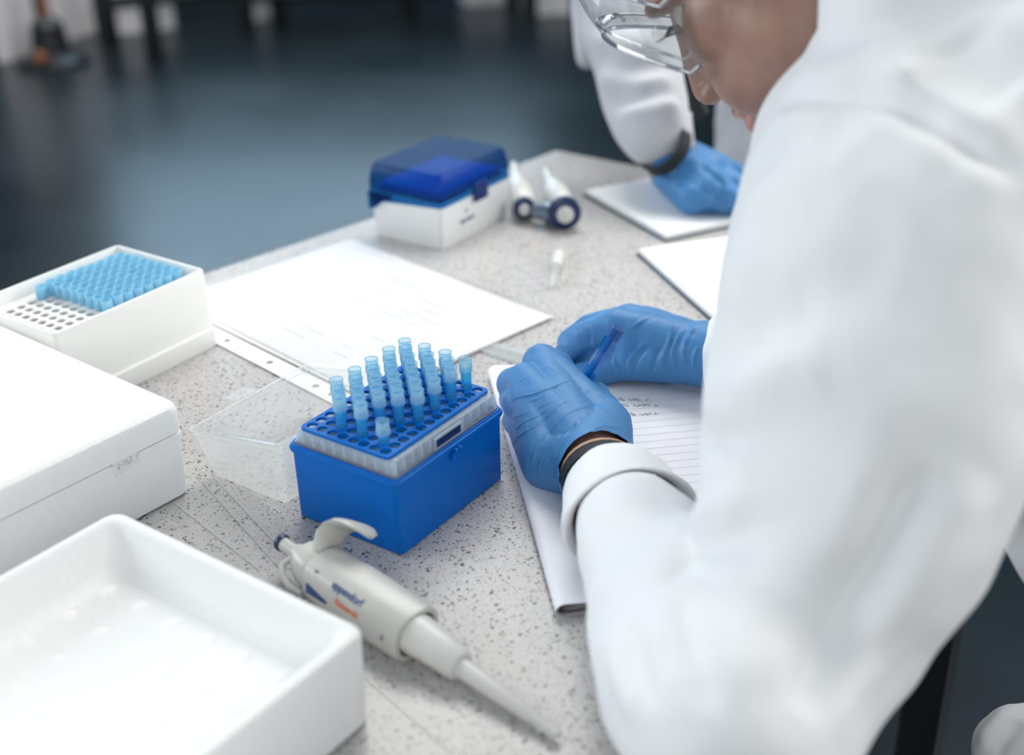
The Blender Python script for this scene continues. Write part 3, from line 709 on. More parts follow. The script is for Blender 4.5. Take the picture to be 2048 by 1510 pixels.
notebook('notebook', (-85, 486), (62, 371), 190, 4.5, 'white notebook with dark cover nearer the hands, half hidden by the arm')
notebook('notebook', (-228, 614), (-80, 534), 165, 5, 'white notebook with dark cover under the far person\'s gloved hand')
# writing pad under the hands
E0 = Vector((-52, 184, 0)); E1 = Vector((168, -54, 0)); e = (E1-E0).normalized(); n = Vector((-e.y, e.x, 0)); L = (E1-E0).length
pad = empty('writing_pad', tuple(E0 + e*L/2 + n*100), 'ruled writing pad with pages flipped over its left edge, under the writing hand', 'notepad')
def padloop(x, prof): return [E0 + e*x + n*y + Vector((0, 0, z)) for y, z in prof]
b = nb(); loft(b, [[E0 + e*x + n*y + Vector((0, 0, z)) for x, y in ((3, 14), (L-6, 14), (L-6, 214), (3, 214))] for z in (.2, 4.6)]); mk('page_block', b, 'paperb', pad, smooth=False)
# ruled lines on the top page
b = nb()
for k in range(30):
    x = 12 + k*10.2
    stroke(b, [E0 + e*x + n*y + Vector((0, 0, 4.72)) for y in (42, 212)], .35)
MT['rule'] = pm('ruled_line', (.60, .62, .68), .7); mk('ruled_line', b, 'rule', pad, smooth=False)
# flipped pages: curled over the left edge
for k, (rad, wid) in enumerate(((5.6, 30), (4.9, 28), (4.2, 25), (3.5, 22))):
    b = nb(); loops = []
    for x in np.linspace(-1.0*k, L - 2.0*k, 14):
        s_ = x/L; g = 1 + .12*math.sin(s_*5) ; zc = rad*g
        prof = [(wid*1.35 - 6*s_ - k*3, 5.2+.3*k), (wid*.9, 5.6+zc*.5), (wid*.45, zc*1.9)]
        prof += [(1.2*rad*(1-math.sin(a)) - 5 + k*1.5, zc + zc*math.cos(a)) for a in np.linspace(.1, math.pi-.1, 9)]
        prof += [(wid*.6, .7+.25*k), (wid, .6+.25*k)]
        th_ = .28
        loops.append([E0 + e*x + n*y + Vector((0, 0, z)) for y, z in prof] + [E0 + e*x + n*(y+th_) + Vector((0, 0, z + (.0 if q in (0,) else -.0)-th_*.5)) for q, (y, z) in reversed(list(enumerate(prof)))])
    loft(b, loops); mk('flipped_page', b, 'paperb', pad)
# handwriting
b = nb(); rs = random.Random(3)
def hand_line(x0, y0, px0, px1, row):
    P = []; xx = px0
    while xx < px1:
        w = rs.uniform(14, 34)
        xs = np.arange(xx, min(xx+w, px1), 1.6)
        pts = [Vector(Z(x, row + rs.uniform(-3.2, 3.2) + 0*x, 4.9)) for x in xs]
        if len(pts) > 1: stroke(b, pts, .45)
        xx += w + rs.uniform(5, 9)
hand_line(0, 0, 1232, 1296, 799); hand_line(0, 0, 1240, 1316, 810); hand_line(0, 0, 1252, 1316, 828)
mk('handwriting', b, 'ink', pad, smooth=False)

# ================================================================== pen
PT = Vector(Z(1236, 656, 90)); PBt = Vector(Z(1108, 862, 7)); a, u, w = frame(PBt-PT); Lp = (PBt-PT).length
pe = empty('pen', tuple(PBt), 'transparent blue ballpoint pen held by the writing hand', 'pen')
def pf(prof, m, name, n=12, power=2): 
    b = nb(); loft(b, [ring(PT + a*h, u, w, r_, r_, n, power) for h, r_ in prof]); return mk(name, b, m, pe)
pf([(0, 4.6), (.4, 5.0), (9, 5.0)], 'pencap', 'end_plug', 16); pf([(.6, 5.3), (Lp-24, 5.3), (Lp-8, 2.2)], 'pen', 'barrel', 6); pf([(9, 1.6), (Lp-10, 1.6)], 'pencap', 'ink_tube'); pf([(Lp-10, 1.9), (Lp-1, .5)], 'metal', 'pen_point')

# ================================================================== seated person (left), writing
person = empty('person', (560, 80, FZ), 'person in white lab coat, safety goggles and blue gloves leaning over the table, writing', 'person')
# head frame
r_, u_, f_ = (Vector(CR[i]) for i in range(3))
Fh = (r_*-.72 + u_*-.52 + f_*.74).normalized()
Uh = (r_*-.56 + u_*.83); Uh = (Uh - Fh*Uh.dot(Fh)).normalized()
Lh = Uh.cross(Fh).normalized()
nose = Vector(W(1404, 203, 820))
HO = nose - Fh*116 + Uh*43
def H(f, u, l): return HO + Fh*f + Uh*u + Lh*l
HR = Matrix((Fh, Uh, Lh)).transposed()
def build_body():
    b = nb()
    ball(b, H(-12, 38, 0), (96, 78, 74), 3, HR)
    ball(b, H(34, -10, 0), (58, 82, 58), 3, HR)
    for s in (-1, 1):
        ball(b, H(58, -20, s*33), (28, 30, 27), 3, HR)            # cheekbone
        ball(b, H(22, -42, s*36), (44, 44, 32), 3, HR); ball(b, H(-10, -10, s*48), (50, 60, 28), 3, HR)
        ball(b, H(55, -50, s*31), (33, 34, 28), 3, HR)            # cheek
        capsule(b, H(-2, -40, s*58), H(62, -96, s*20), 16, 15)     # jaw
        ball(b, H(103, -44, s*11.5), (9, 7.5, 7.5), 2, HR)        # nostril wing
        ball(b, H(78, 14, s*34), (18, 9, 22), 2, HR)              # brow
        capsule(b, H(-8, -22, s*74), H(-14, 18, s*78), 6, 11, 2)   # ear
    ball(b, H(80, -30, 0), (22, 34, 26), 3, HR)
    capsule(b, H(66, -96, 0), H(78, -98, 0), 19, 14)              # chin
    ball(b, H(62, -68, 0), (34, 26, 36), 3, HR)                   # mouth mound
    ball(b, H(80, 24, 0), (20, 15, 42), 3, HR); ball(b, H(50, 45, 0), (48, 50, 58), 3, HR)
    capsule(b, H(90, 12, 0), H(108.5, -39, 0), 9, 9.5)              # nose
    ball(b, H(107.5, -43, 0), (9, 8, 9), 2, HR)
    capsule(b, H(91, -52, 0), H(94, -62, 0), 9, 8)
    chain(b, [(H(86, -66, 22), 4.5), (H(95.5, -64, 8), 5.6), (H(95.5, -64, -8), 5.6), (H(86, -66, -22), 4.5)])
    chain(b, [(H(84, -74, 20), 5), (H(92, -77, 7), 6.6), (H(92, -77, -7), 6.6), (H(84, -74, -20), 5)])
    # neck, torso, arms to the wrists, thighs: one body under the clothes
    NK = H(-40, -80, 0); SH = Vector(W(1930, 330, 640)); CH = Vector(W(1960, 420, 760)); HIP = Vector((640, 150, -250))
    SR = Vector(W(1640, 450, 980))
    chain(b, [(H(-30, -40, 0), 56), (NK, 58), (CH, 76), (Vector((610, 130, -60)), 95), (HIP, 100)], 2)
    chain(b, [(CH, 70), (SH, 44), (UA, 36), (EL, 32), (WR, 24), (Vector(Z(1175, 890, 36)), 22)], 2)
    chain(b, [(CH, 70), (SR, 40), (RE, 32), (RW, 24)], 2)
    chain(b, [(HIP, 85), (Vector((480, 120, -300)), 58), (Vector((455, 100, -330)), 36), (Vector((457, 100, -840)), 34)], 2)
    chain(b, [(HIP, 85), (Vector((540, 290, -230)), 52), (Vector((404, 268, -124)), 10), (Vector((409, 268, -840)), 22)], 2)
    b = grow(b, 2.4, 11)
    # nostrils and mouth line
    P, N = arr(b); Dp = np.zeros(len(P)); 
    for s in (-1, 1):
        c = np.array(H(102, -52, s*6.5)); d = np.linalg.norm(P-c, axis=1); Dp -= 5.0*np.exp(-(d/3.6)**2)
        c = np.array(H(78, 0, s*33)); d = np.linalg.norm(P-c, axis=1); Dp -= 4*np.exp(-(d/13)**2)
    d, t = seg_dist(P, [np.array(H(86, -69.5, 25)), np.array(H(101, -70, 0)), np.array(H(86, -69.5, -25))]); Dp -= 2.6*np.exp(-(d/2.6)**2)
    for i, v in enumerate(b.verts): v.co = P[i] + N[i]*Dp[i]
    return b
UA = Vector(W(1720, 1000, 645)); EL = Vector(Z(1480, 1440, 58)); WR = Vector(Z(1205, 945, 38)); RE = Vector((215, 330, 60)); RW = Vector(Z(1400, 705, 38))
b = build_body()
body = mk('body', b, 'skin', person)
# lips carry their own tone
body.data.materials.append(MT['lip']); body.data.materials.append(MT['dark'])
bl_ = root_loc(person)
li = [V(H(93, -65, 0)), V(H(92, -77, 0))]
sideS = V(Lh*1000)*1
for p in body.data.polygons:
    c = (p.center + bl_ - Vector((0, 0, TZ)))*1000 - HO
    f, uu, l = c.dot(Fh), c.dot(Uh), c.dot(Lh)
    if f > 82 and abs(l) < 27 and -84 + abs(l)*.25 < uu < -62.5 - (abs(l)*.16): p.material_index = 1
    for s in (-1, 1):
        if (f-101)**2 + (uu+50.5)**2*1.5 + (l-s*6.5)**2 < 18: p.material_index = 2  # nostril hollows painted black for their shade
# hair, eye, lashes, brow
def headgrow(fn, vox, sm): 
    b = nb(); fn(b); return grow(b, vox, sm)
def hf(b):
    ball(b, H(-22, 50, 0), (98, 80, 80), 3, HR); ball(b, H(-60, 10, 0), (62, 72, 70), 3, HR)
bh = headgrow(hf, 4, 4); bad = [v for v in bh.verts if (v.co-HO).dot(Fh) > 52 or ((v.co-HO).dot(Uh) < 10 and (v.co-HO).dot(Fh) > -30)]
bmesh.ops.delete(bh, geom=bad, context='VERTS'); noise_disp(bh, 3, .06); mk('hair', bh, 'hair', person)
for s in (1, -1):
    b = nb(); ball(b, H(71, 0, s*32), 12, 3); ey = mk('eye', b, 'eye', person)
    b = nb()
    for k in range(16):
        t = -1 + 2*k/15; p0 = H(88 - 3*abs(t), 1 - 2*t*t, s*32 + t*12)
        tube(b, [p0, p0 + Fh*5 + Uh*(-3) + Lh*t*2, p0 + Fh*10 + Uh*(-2.5) + Lh*t*5], [.5, .35, .12], 5)
    mk('eyelash', b, 'hair', person)
# ------------------------------------------------------------------ goggles
gg = bpy.data.objects.new('safety_goggles', None); link(gg, person); gg.location = V(HO) + Vector((0, 0, TZ)) - root_loc(person); tag(gg, 'clear plastic safety goggles')
tilt = .30
def G(t, v, k=1.0):
    """goggle shell: t angle round the face, v height above the lower edge"""
    f = 66 + 74*math.cos(t)*k; q = max(-33, -29 + (f-86)*1.15)
    return H(f - .18*v, q + .96*v, 60*k*math.sin(t))
n_t = 28; ts = [(-1.45 + 2.9*i/n_t) for i in range(n_t+1)]
def vb(t): return 0.0
b = nb(); rows = []
for i, t in enumerate(ts):
    col_ = []
    for k in range(7):
        q = k/6; v = vb(t)*(1-q) + 44*q; col_.append(b.verts.new(G(t, v, 1 + .05*math.sin(q*math.pi))))
    rows.append(col_)
fs = []
for i in range(n_t):
    for k in range(6): fs.append(b.faces.new((rows[i][k], rows[i+1][k], rows[i+1][k+1], rows[i][k+1])))
bmesh.ops.solidify(b, geom=fs, thickness=1.6)
mk('goggle_lens', b, 'goggle', gg)
b = nb(); tube(b, [G(t, vb(t), 1) for t in ts], 1.5, 8); mk('goggle_rim', b, 'gogglerim', gg)
b = nb(); tube(b, [G(t, 44, 1) for t in ts], 1.6, 8); mk('goggle_rim', b, 'gogglerim', gg)
b = nb(); tube(b, [G(t, 9, 1.0) for t in ts], .9, 8); mk('lens_ridge', b, 'gogglerim', gg)
for s in (1, -1):
    b = nb(); A = G(s*1.42, 26); tube(b, [A, H(30, 14, s*78), H(-30, 16, s*84), H(-55, 0, s*80)], [4, 3, 2.4, 2], 8); mk('temple_arm', b, 'goggle', gg)
    b = nb(); box_c = G(s*1.25, 24); ball(b, box_c, (6, 6, 2), 2, HR); mk('hinge_block', b, 'goggle', gg)
    b = nb(); lo2 = []
    for q in range(6):
        t = 1.1 + .4*q/5; lo2.append([G(s*t, 0, 1.02) , G(s*t, 40, 1.02), G(s*t, 40, .99), G(s*t, 0, .99)])
    loft(b, lo2); mk('side_shield', b, 'goggle', gg)
b = nb(); tube(b, [G(-.25, 6, .98), G(-.1, 11, .93), G(.1, 11, .93), G(.25, 6, .98)], 2.0, 8); mk('nose_bridge', b, 'gogglerim', gg)

# ------------------------------------------------------------------ gloves
def wl(x, y): return (980 + x/3.431, 580 + y/3.431)
def left_glove():
    b = nb(); z = lambda x, y, h: Vector(Z(x, y, h))
    Wc = z(1190, 925, 36)
    mcp = [z(1083, 726, 50), z(1050, 762, 48), z(1040, 806, 38), z(1052, 852, 27)]
    rad = [14.5, 14, 13.5, 13]
    heel = z(1098, 925, 24); thb = z(1214, 850, 38)
    for m_, r_2 in zip(mcp, rad):
        capsule(b, m_, Wc + (m_-Wc)*.12, r_2, 21)
    capsule(b, heel, mcp[3], 20, 14); capsule(b, heel, Wc, 20, 26); capsule(b, heel + Vector((0, 0, 4)), mcp[1], 20, 14)
    capsule(b, thb, Wc, 18, 27); capsule(b, thb, mcp[0], 17, 15)
    ball(b, (mcp[0]+mcp[2]+Wc)/3 + Vector((0, 0, 0)), (30, 26, 20), 3)
    # thumb, reaching over to the pen
    chain(b, [(thb, 18), (z(1183, 795, 40), 12.5), (Vector((66, 152, 30)), 11), (Vector((52, 154, 20)), 9.5)])
    # fingers folding away and down round the pen
    tipP = PBt + (PT-PBt)*.22
    chain(b, [(mcp[0], 13.5), (Vector((22, 168, 38)), 11), (Vector((36, 168, 26)), 9.5), (tipP + Vector((-9, 0, 2)), 8.5)])
    chain(b, [(mcp[1], 13.5), (z(1026, 768, 36), 13), (Vector((8, 158, 22)), 10.5), (Vector((32, 150, 14)), 9)])
    chain(b, [(mcp[2], 13), (z(1030, 800, 24), 12.5), (Vector((14, 138, 15)), 10.5), (Vector((38, 132, 12)), 9)])
    chain(b, [(mcp[3], 12.5), (z(1034, 842, 16), 11.5), (Vector((28, 118, 12)), 9.5), (Vector((48, 116, 11)), 8.5)])
    # cuff over the wrist
    chain(b, [(Wc, 27), (z(1196, 942, 37), 28.5)])
    b = grow(b, 1.15, 8)
    F = []
    def ln(amp, w, pts): F.append((amp*.95, w*1.1, [wl(*p) for p in pts]))
    ln(1.5, 1.0, [(130, 765), (200, 735), (300, 712), (420, 672), (560, 612)])
    ln(.8, .9, [(250, 770), (400, 715), (540, 640)])
    ln(1.2, 1.0, [(150, 1080), (200, 1000), (330, 920), (420, 840), (500, 780), (620, 720)])
    ln(1.2, 1.1, [(280, 1230), (300, 1140), (340, 1050), (420, 960), (520, 860), (640, 800), (750, 770)])
    ln(1.1, 1.0, [(350, 1300), (370, 1200), (440, 1080), (520, 990), (620, 890), (740, 845), (880, 830)])
    ln(1.2, 1.1, [(430, 1340), (470, 1220), (540, 1100), (640, 1010), (760, 940), (920, 945)])
    ln(.9, .9, [(210, 1190), (230, 1090), (300, 1000), (380, 930)])
    ln(.8, .9, [(270, 860), (350, 800), (440, 745)])
    ln(.9, .9, [(140, 880), (230, 850), (330, 800)])
    ln(1.0, 1.0, [(500, 1260), (560, 1150), (660, 1060), (780, 1000), (900, 1000)])
    ln(-1.0, 1.2, [(460, 1300), (520, 1180), (600, 1080), (700, 990), (830, 960)])
    ln(1.3, 1.2, [(560, 1230), (640, 1110), (760, 1030), (880, 1010), (980, 1070)])
    ln(-.9, 1.5, [(640, 1000), (760, 950), (880, 960)])
    ln(.7, .8, [(560, 840), (640, 810), (760, 790)]); ln(.6, .8, [(500, 980), (590, 920), (690, 880)])
    ln(.8, .9, [(180, 640), (240, 600), (300, 590)]); ln(-.8, 1.1, [(90, 600), (130, 560), (170, 530)]); ln(.7, .8, [(400, 520), (450, 560), (500, 600)])
    ln(1.0, 1.0, [(170, 960), (240, 900), (330, 860), (420, 790)]); ln(1.0, 1.0, [(330, 1290), (350, 1180), (400, 1090), (470, 1000), (560, 920)])
    ln(-1.0, 1.3, [(700, 1010), (790, 975), (880, 985)]); ln(1.0, 1.0, [(620, 1180), (700, 1080), (800, 1030)])
    ln(.8, .9, [(640, 700), (720, 690), (790, 720)]); ln(.9, 1.0, [(720, 900), (800, 870), (900, 880)])
    folds(b, F); noise_disp(b, .35, .12)
    return b
GL = left_glove()
# trim the wrist end open
gax = (EL-WR).normalized()
cutc = Vector(Z(1200, 948, 38))
def trim(b, c, n_, th=.7):
    bmesh.ops.bisect_plane(b, geom=b.verts[:]+b.edges[:]+b.faces[:], plane_co=c, plane_no=n_, clear_outer=True)
    return b
trim(GL, cutc, (gax + Vector((0, 0, .35))).normalized())
gl = mk('glove', GL, 'glove', person); tag(gl, 'blue nitrile glove on the writing hand')
def right_glove():
    b = nb(); z = lambda x, y, h: Vector(Z(x, y, h))
    wc = z(1395, 706, 36)
    mcp0 = z(1232, 652, 50); mcp1 = mcp0 + Vector((2, 20, -2)); mcp2 = mcp0 + Vector((6, 36, -8)); mcp3 = mcp0 + Vector((14, 50, -18))
    for m_, r_2 in ((mcp0, 15), (mcp1, 14), (mcp2, 13), (mcp3, 12)): capsule(b, m_, wc + (m_-wc)*.1, r_2, 23)
    thm = z(1262, 722, 24)
    capsule(b, thm, wc, 16, 26); capsule(b, thm, mcp0 + (wc-mcp0)*.25, 16, 18)
    capsule(b, z(1330, 720, 22), mcp0 + (wc-mcp0)*.3, 20, 18)
    chain(b, [(mcp0, 14.5), (z(1168, 672, 40), 11.5), (z(1135, 700, 24), 10.5), (z(1122, 728, 12), 9)])
    chain(b, [(mcp1, 14), (z(1165, 672, 40) + Vector((-6, 20, -2)), 11.5), (z(1122, 702, 22) + Vector((-4, 18, 0)), 10), (z(1118, 722, 11) + Vector((0, 16, 0)), 9)])
    chain(b, [(mcp2, 13), (mcp2 + Vector((-34, 4, -14)), 11), (mcp2 + Vector((-36, -4, -24)), 9.5), (mcp2 + Vector((-10, -14, -28)), 8.5)])
    chain(b, [(mcp3, 12), (mcp3 + Vector((-26, 2, -8)), 10), (mcp3 + Vector((-30, -2, -20)), 9), (mcp3 + Vector((-6, -8, -20)), 8)])
    chain(b, [(thm, 15), (z(1205, 742, 15), 11.5), (z(1160, 748, 11), 9.5)])
    ball(b, z(1195, 700, 24) + Vector((4, 16, 0)), 17, 3); capsule(b, z(1150, 722, 14) + Vector((0, 8, 0)), z(1215, 715, 22), 9, 14)
    chain(b, [(wc, 26), (z(1430, 712, 36), 28)])
    b = grow(b, 1.4, 7)
    def q(x, y): return (960 + x/3.793, 440 + y/3.793)
    F = [(a_, w_, [q(*p) for p in pts]) for a_, w_, pts in (
        (1.6, 1.8, [(1400, 1150), (1380, 1060), (1420, 960), (1450, 850), (1440, 760)]), (1.4, 1.5, [(1150, 1160), (1130, 1080), (1200, 980), (1260, 920)]), (-1.4, 1.6, [(1170, 1170), (1200, 1060), (1300, 940)]),
        (1.5, 1.7, [(1480, 1130), (1460, 1000), (1500, 900), (1560, 800)]), (1.5, 1.7, [(1560, 1100), (1540, 1000), (1580, 880), (1650, 790)]), (1.2, 1.5, [(1060, 1160), (1020, 1080), (1030, 980)]),
        (1.2, 1.6, [(1140, 830), (1220, 770), (1320, 720), (1400, 720)]), (1.1, 1.3, [(830, 850), (860, 900), (870, 980)]), (-1.5, 2, [(1300, 1160), (1330, 1060), (1370, 960)]), (1.3, 1.5, [(1640, 1160), (1620, 1060), (1660, 940)]),
        (-1.2, 1.6, [(800, 780), (840, 860), (820, 950)]), (1.0, 1.3, [(620, 880), (680, 860), (720, 820)]), (1, 1.2, [(560, 980), (620, 950), (680, 960)]))]
    folds(b, F); noise_disp(b, .8, .08, 3)
    return b
gr = mk('glove', right_glove(), 'glove', person); tag(gr, 'blue nitrile glove on the hand resting on the pad')
# wrist strap and dark inner cuff
a_, u2, w2 = frame(EL-WR)
b = nb(); c = Vector(Z(1205, 952, 38)); loft(b, [ring(c + a_*h, u2, w2, r1, r1*.9, 28) for h, r1 in ((-3, 26.5), (-3, 28.2), (9, 29), (9, 26))], False, False); mk('wrist_strap', b, 'dark', person)
b = nb(); loft(b, [ring(c + a_*h, u2, w2, r1, r1*.9, 28) for h, r1 in ((-7, 25.5), (-7, 27.5), (-2.5, 27.8), (-2.5, 25))], False, False); mk('sleeve_lining', b, 'tan', person)

# ------------------------------------------------------------------ lab coat
def build_coat():
    b = nb(); w = lambda x, y, d: Vector(W(x, y, d)); z = lambda x, y, h: Vector(Z(x, y, h))
    chain(b, [(z(1258, 1050, 42), 34), (z(1296, 1130, 47), 43.5), (z(1348, 1262, 53), 49), (z(1425, 1400, 57), 55), (z(1478, 1455, 60), 56)])
    # upper arm
    chain(b, [(z(1478, 1455, 60), 56), (w(1600, 1290, 640), 55), (w(1690, 1040, 640), 70), (w(1745, 800, 650), 88), (w(1800, 560, 670), 98), (w(1868, 380, 690), 103)])
    # shoulder, back, collar
    chain(b, [(w(1880, 370, 690), 98), (w(2010, 180, 720), 112), (w(2160, 90, 760), 120)])
    chain(b, [(w(1790, 170, 760), 58), (w(1900, 160, 740), 90), (w(2150, 400, 760), 130), (Vector((620, 130, -60)), 130), (Vector((640, 150, -230)), 132)])
    chain(b, [(w(1808, -80, 668), 48), (w(1800, 50, 668), 43), (w(1960, 110, 700), 84)])
    chain(b, [(w(1700, 560, 760), 70), (w(1860, 620, 740), 88), (w(2100, 620, 760), 110)])   # chest front
    # right sleeve
    chain(b, [(w(1640, 480, 960), 62), (Vector((235, 318, 66)), 50), (z(1490, 712, 40), 40)])
    chain(b, [(w(2060, 500, 800), 90), (w(1640, 480, 960), 62)])
    # coat skirt over the left thigh and hanging front edge
    chain(b, [(Vector((640, 120, -240)), 120), (Vector((500, 185, -196)), 76), (Vector((404, 180, -172)), 40)])
    b = grow(b, 4.0, 10)
    F = [(-16, 14, [(1863, 920), (1823, 1001), (1742, 1142), (1661, 1284), (1600, 1445)]),
         (7, 16, [(1960, 940), (1880, 1060), (1780, 1220), (1690, 1380)]),
         (-8, 9, [(1367, 926), (1398, 893), (1440, 878), (1500, 880)]),
         (6, 13, [(1340, 1100), (1450, 1020), (1580, 980)]), (-6, 10, [(1330, 1180), (1420, 1100), (1540, 1060)]),
         (-5, 8, [(1270, 1240), (1285, 1330), (1320, 1430)]), (4, 9, [(1230, 1250), (1245, 1340), (1290, 1450)]), (-6, 9, [(1360, 1200), (1390, 1320), (1440, 1440)]),
         (-9, 8, [(1560, 205), (1640, 190), (1740, 190), (1830, 225), (1930, 290), (2046, 365)]),
         (6, 14, [(1570, 260), (1650, 300), (1740, 330)]), (-6, 12, [(1500, 330), (1560, 300), (1640, 270)]),
         (-6, 16, [(1480, 700), (1540, 640), (1640, 600)]), (6, 17, [(1460, 800), (1560, 740), (1680, 720)]),
         (-9, 20, [(1900, 60), (1980, 140), (2046, 200)]), (6, 18, [(1760, 60), (1800, 120), (1850, 160)])]
    folds(b, F); noise_disp(b, 7, .012, 1); noise_disp(b, 2.4, .035, 2)
    folds(b, [(5, 8, [(1960, 1495), (1995, 1445), (2046, 1405)]), (-5, 7, [(1985, 1508), (2010, 1470), (2046, 1440)]), (4, 9, [(1990, 1430), (2046, 1385)])])
    # keep the cloth above the table
    for v in b.verts:
        pz = 6.2 if (v.co - Vector((58, 65, v.co.z))).dot(Vector((.74, .67, 0))) > 0 and (v.co - Vector((168, -54, v.co.z))).dot(Vector((.68, -.735, 0))) < 4 else 1.2
        if v.co.z < pz and v.co.x < 322 and v.co.z > -60: v.co.z = pz
    return b
ct = mk('lab_coat', build_coat(), 'coat', person); tag(ct, 'white cotton lab coat with wrinkled sleeve')
# folded-back cuff
b = nb(); loops = []
ca_ = (Vector(Z(1300, 1120, 44)) - Vector(Z(1222, 955, 40))).normalized(); ca_, cu_, cw_ = frame(ca_)
c0_ = Vector(Z(1226, 968, 37))
def cring(h, ru, rw, ph, du=0, dz=0, wob=0):
    out = []
    n = 40
    for k in range(n):
        t = 2*math.pi*k/n; x = math.cos(t)*ru*(1+wob*math.sin(3*t+ph)); y = math.sin(t)*rw*(1+wob*math.sin(2*t+ph))
        out.append(c0_ + ca_*(h + 3*math.sin(2*t+ph)) + cu_*(x+du) + cw_*(y+dz))
    return out
prof = [(2, 29, 26), (0, 31, 28), (-1, 33, 30), (1, 34.5, 31.5), (14, 37, 34), (30, 39.5, 36.5), (44, 42, 39), (50, 43.5, 40.3), (51, 42, 39), (46, 37, 34), (20, 31, 28), (4, 29, 26)]
b = nb(); loft(b, [cring(h, ru, rw, .6, -.0, -1, .03) for h, ru, rw in prof], close=True)
for v in b.verts: v.co.z = max(v.co.z, 1.5)
noise_disp(b, 2.0, .045, 5)
cf = mk('coat_cuff', b, 'coat', person); tag(cf, 'folded back white sleeve cuff')
# trousers
b = nb()
for k1, k2 in ((Vector((480, 120, -300)), Vector((452, 100, -330))), (Vector((540, 290, -230)), Vector((404, 268, -124)))):
    chain(b, [(Vector((640, 150, -270)), 112), (k1, 70), (k2, 46 if k2.y < 200 else 16), (Vector((k2.x+5, k2.y, -840)), 44 if k2.y < 200 else 30)])
mk('trousers', grow(b, 4, 4), 'denim', person)
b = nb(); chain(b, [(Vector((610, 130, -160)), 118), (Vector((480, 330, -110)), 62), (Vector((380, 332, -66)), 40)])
MT['shaded_coat_front'] = pm('shaded_coat_cloth', (.13, .17, .22), .85); sh_ = mk('shaded_coat_front', grow(b, 5, 6), 'shaded_coat_front', person); tag(sh_, 'hanging white coat front, its shade coloured in as grey blue')  # coat front in shade, with the shade painted into its colour

# ------------------------------------------------------------------ stool under the person
stl = empty('stool', (705, 150, FZ), 'black lab stool under the seated person', 'stool')
b = nb(); lathe(b, (705, 150, -424), (0, 0, 1), [(-35, 150), (-32, 170), (-5, 172), (0, 160)], 32); mk('seat', b, 'black', stl)
for k in range(4):
    a0 = math.pi/4 + k*math.pi/2; b = nb(); tube(b, [(705+90*math.cos(a0), 150+90*math.sin(a0), -456), (705+190*math.cos(a0), 150+190*math.sin(a0), FZ+8)], 13, 10); mk('leg', b, 'black', stl)
b = nb(); tube(b, [(705+160*math.cos(t), 150+160*math.sin(t), -720) for t in np.linspace(0, 2*math.pi, 25)], 8, 8); mk('foot_ring', b, 'black', stl)

# ================================================================== second person behind the table
p2 = empty('person', (-60, 1000, FZ), 'person in white lab coat at the far table end, gloved hand on a notebook', 'person')
w = lambda x, y, d: Vector(W(x, y, d)); z = lambda x, y, h: Vector(Z(x, y, h))
SHO = w(1330, -330, 1560); ELB = w(1290, 60, 1500); WRI = w(1345, 300, 1400)
b = nb()
chain(b, [(w(1480, -700, 1680), 60), (w(1500, -640, 1700), 90), (w(1640, -350, 1700), 120), (w(1700, 300, 1700), 120)], 2)
ball(b, w(1440, -900, 1640), (75, 90, 100), 3)
chain(b, [(w(1500, -500, 1700), 70), (SHO, 52), (ELB, 38), (WRI, 27), (z(1335, 335, 34), 24)], 2)
chain(b, [(w(1700, 300, 1700), 120), (Vector((-60, 1080, -300)), 90), (Vector((-60, 1020, -860)), 50)], 2)
mk('body', grow(b, 5, 5), 'skin', p2)
b = nb(); ball(b, w(1440, -930, 1660), (82, 98, 98), 3); mk('hair', b, 'hair', p2)
b = nb()
chain(b, [(w(1255, -330, 1540), 80), (w(1262, -60, 1500), 66), (w(1270, 70, 1480), 60), (w(1285, 160, 1440), 54), (w(1305, 235, 1410), 46), (w(1318, 268, 1395), 40)])
chain(b, [(w(1255, -330, 1540), 80), (w(1560, -380, 1700), 150), (w(1660, 150, 1700), 150), (w(1640, 420, 1720), 150), (Vector((-60, 1090, -560)), 170)])
chain(b, [(w(1205, -150, 1600), 40), (w(1185, 20, 1600), 28), (w(1178, 110, 1590), 18)])
bq = grow(b, 5, 8)
folds(bq, [(5, 14, [(1200, 75), (1260, 95), (1330, 90)]), (-5, 14, [(1190, 110), (1260, 130), (1340, 120)]), (4, 14, [(1200, 150), (1280, 165), (1360, 150)]), (-6, 10, [(1210, 195), (1270, 195), (1350, 170)]), (6, 10, [(1240, 230), (1300, 220), (1370, 205)]), (-7, 12, [(1190, 40), (1260, 50), (1330, 40)])])
noise_disp(bq, 7, .018, 7)
cc = mk('lab_coat', bq, 'coat_dimmed', p2); tag(cc, 'white wrinkled lab coat sleeve and front')
b = nb(); tube(b, [w(1372, 40, 1340), w(1380, 150, 1340), w(1394, 215, 1350), w(1408, 232, 1352)], [5, 7, 9, 7], 10); mk('dark_strap', b, 'dark', p2)
b = nb(); c = w(1335, 300, 1392); a_3 = (z(1400, 350, 30) - c).normalized(); a_3, u3, w3 = frame(a_3)
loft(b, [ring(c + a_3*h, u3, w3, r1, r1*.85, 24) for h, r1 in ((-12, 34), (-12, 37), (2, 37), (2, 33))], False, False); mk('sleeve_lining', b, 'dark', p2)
b = nb(); wc = z(1345, 325, 34)
m_ = [z(1432, 340, 42), z(1425, 368, 38), z(1408, 386, 30), z(1385, 396, 24)]
for q in m_: capsule(b, q, wc + (q-wc)*.15, 19, 31)
chain(b, [(m_[0], 13), (z(1490, 378, 32), 11.5), (z(1505, 410, 16), 10)]); chain(b, [(m_[1], 12.5), (z(1475, 400, 26), 11), (z(1480, 418, 13), 9.5)])
chain(b, [(m_[2], 12), (z(1448, 408, 20), 10.5), (z(1455, 416, 12), 9)]); chain(b, [(m_[3], 11), (z(1415, 410, 16), 9.5), (z(1430, 416, 11), 8.5)])
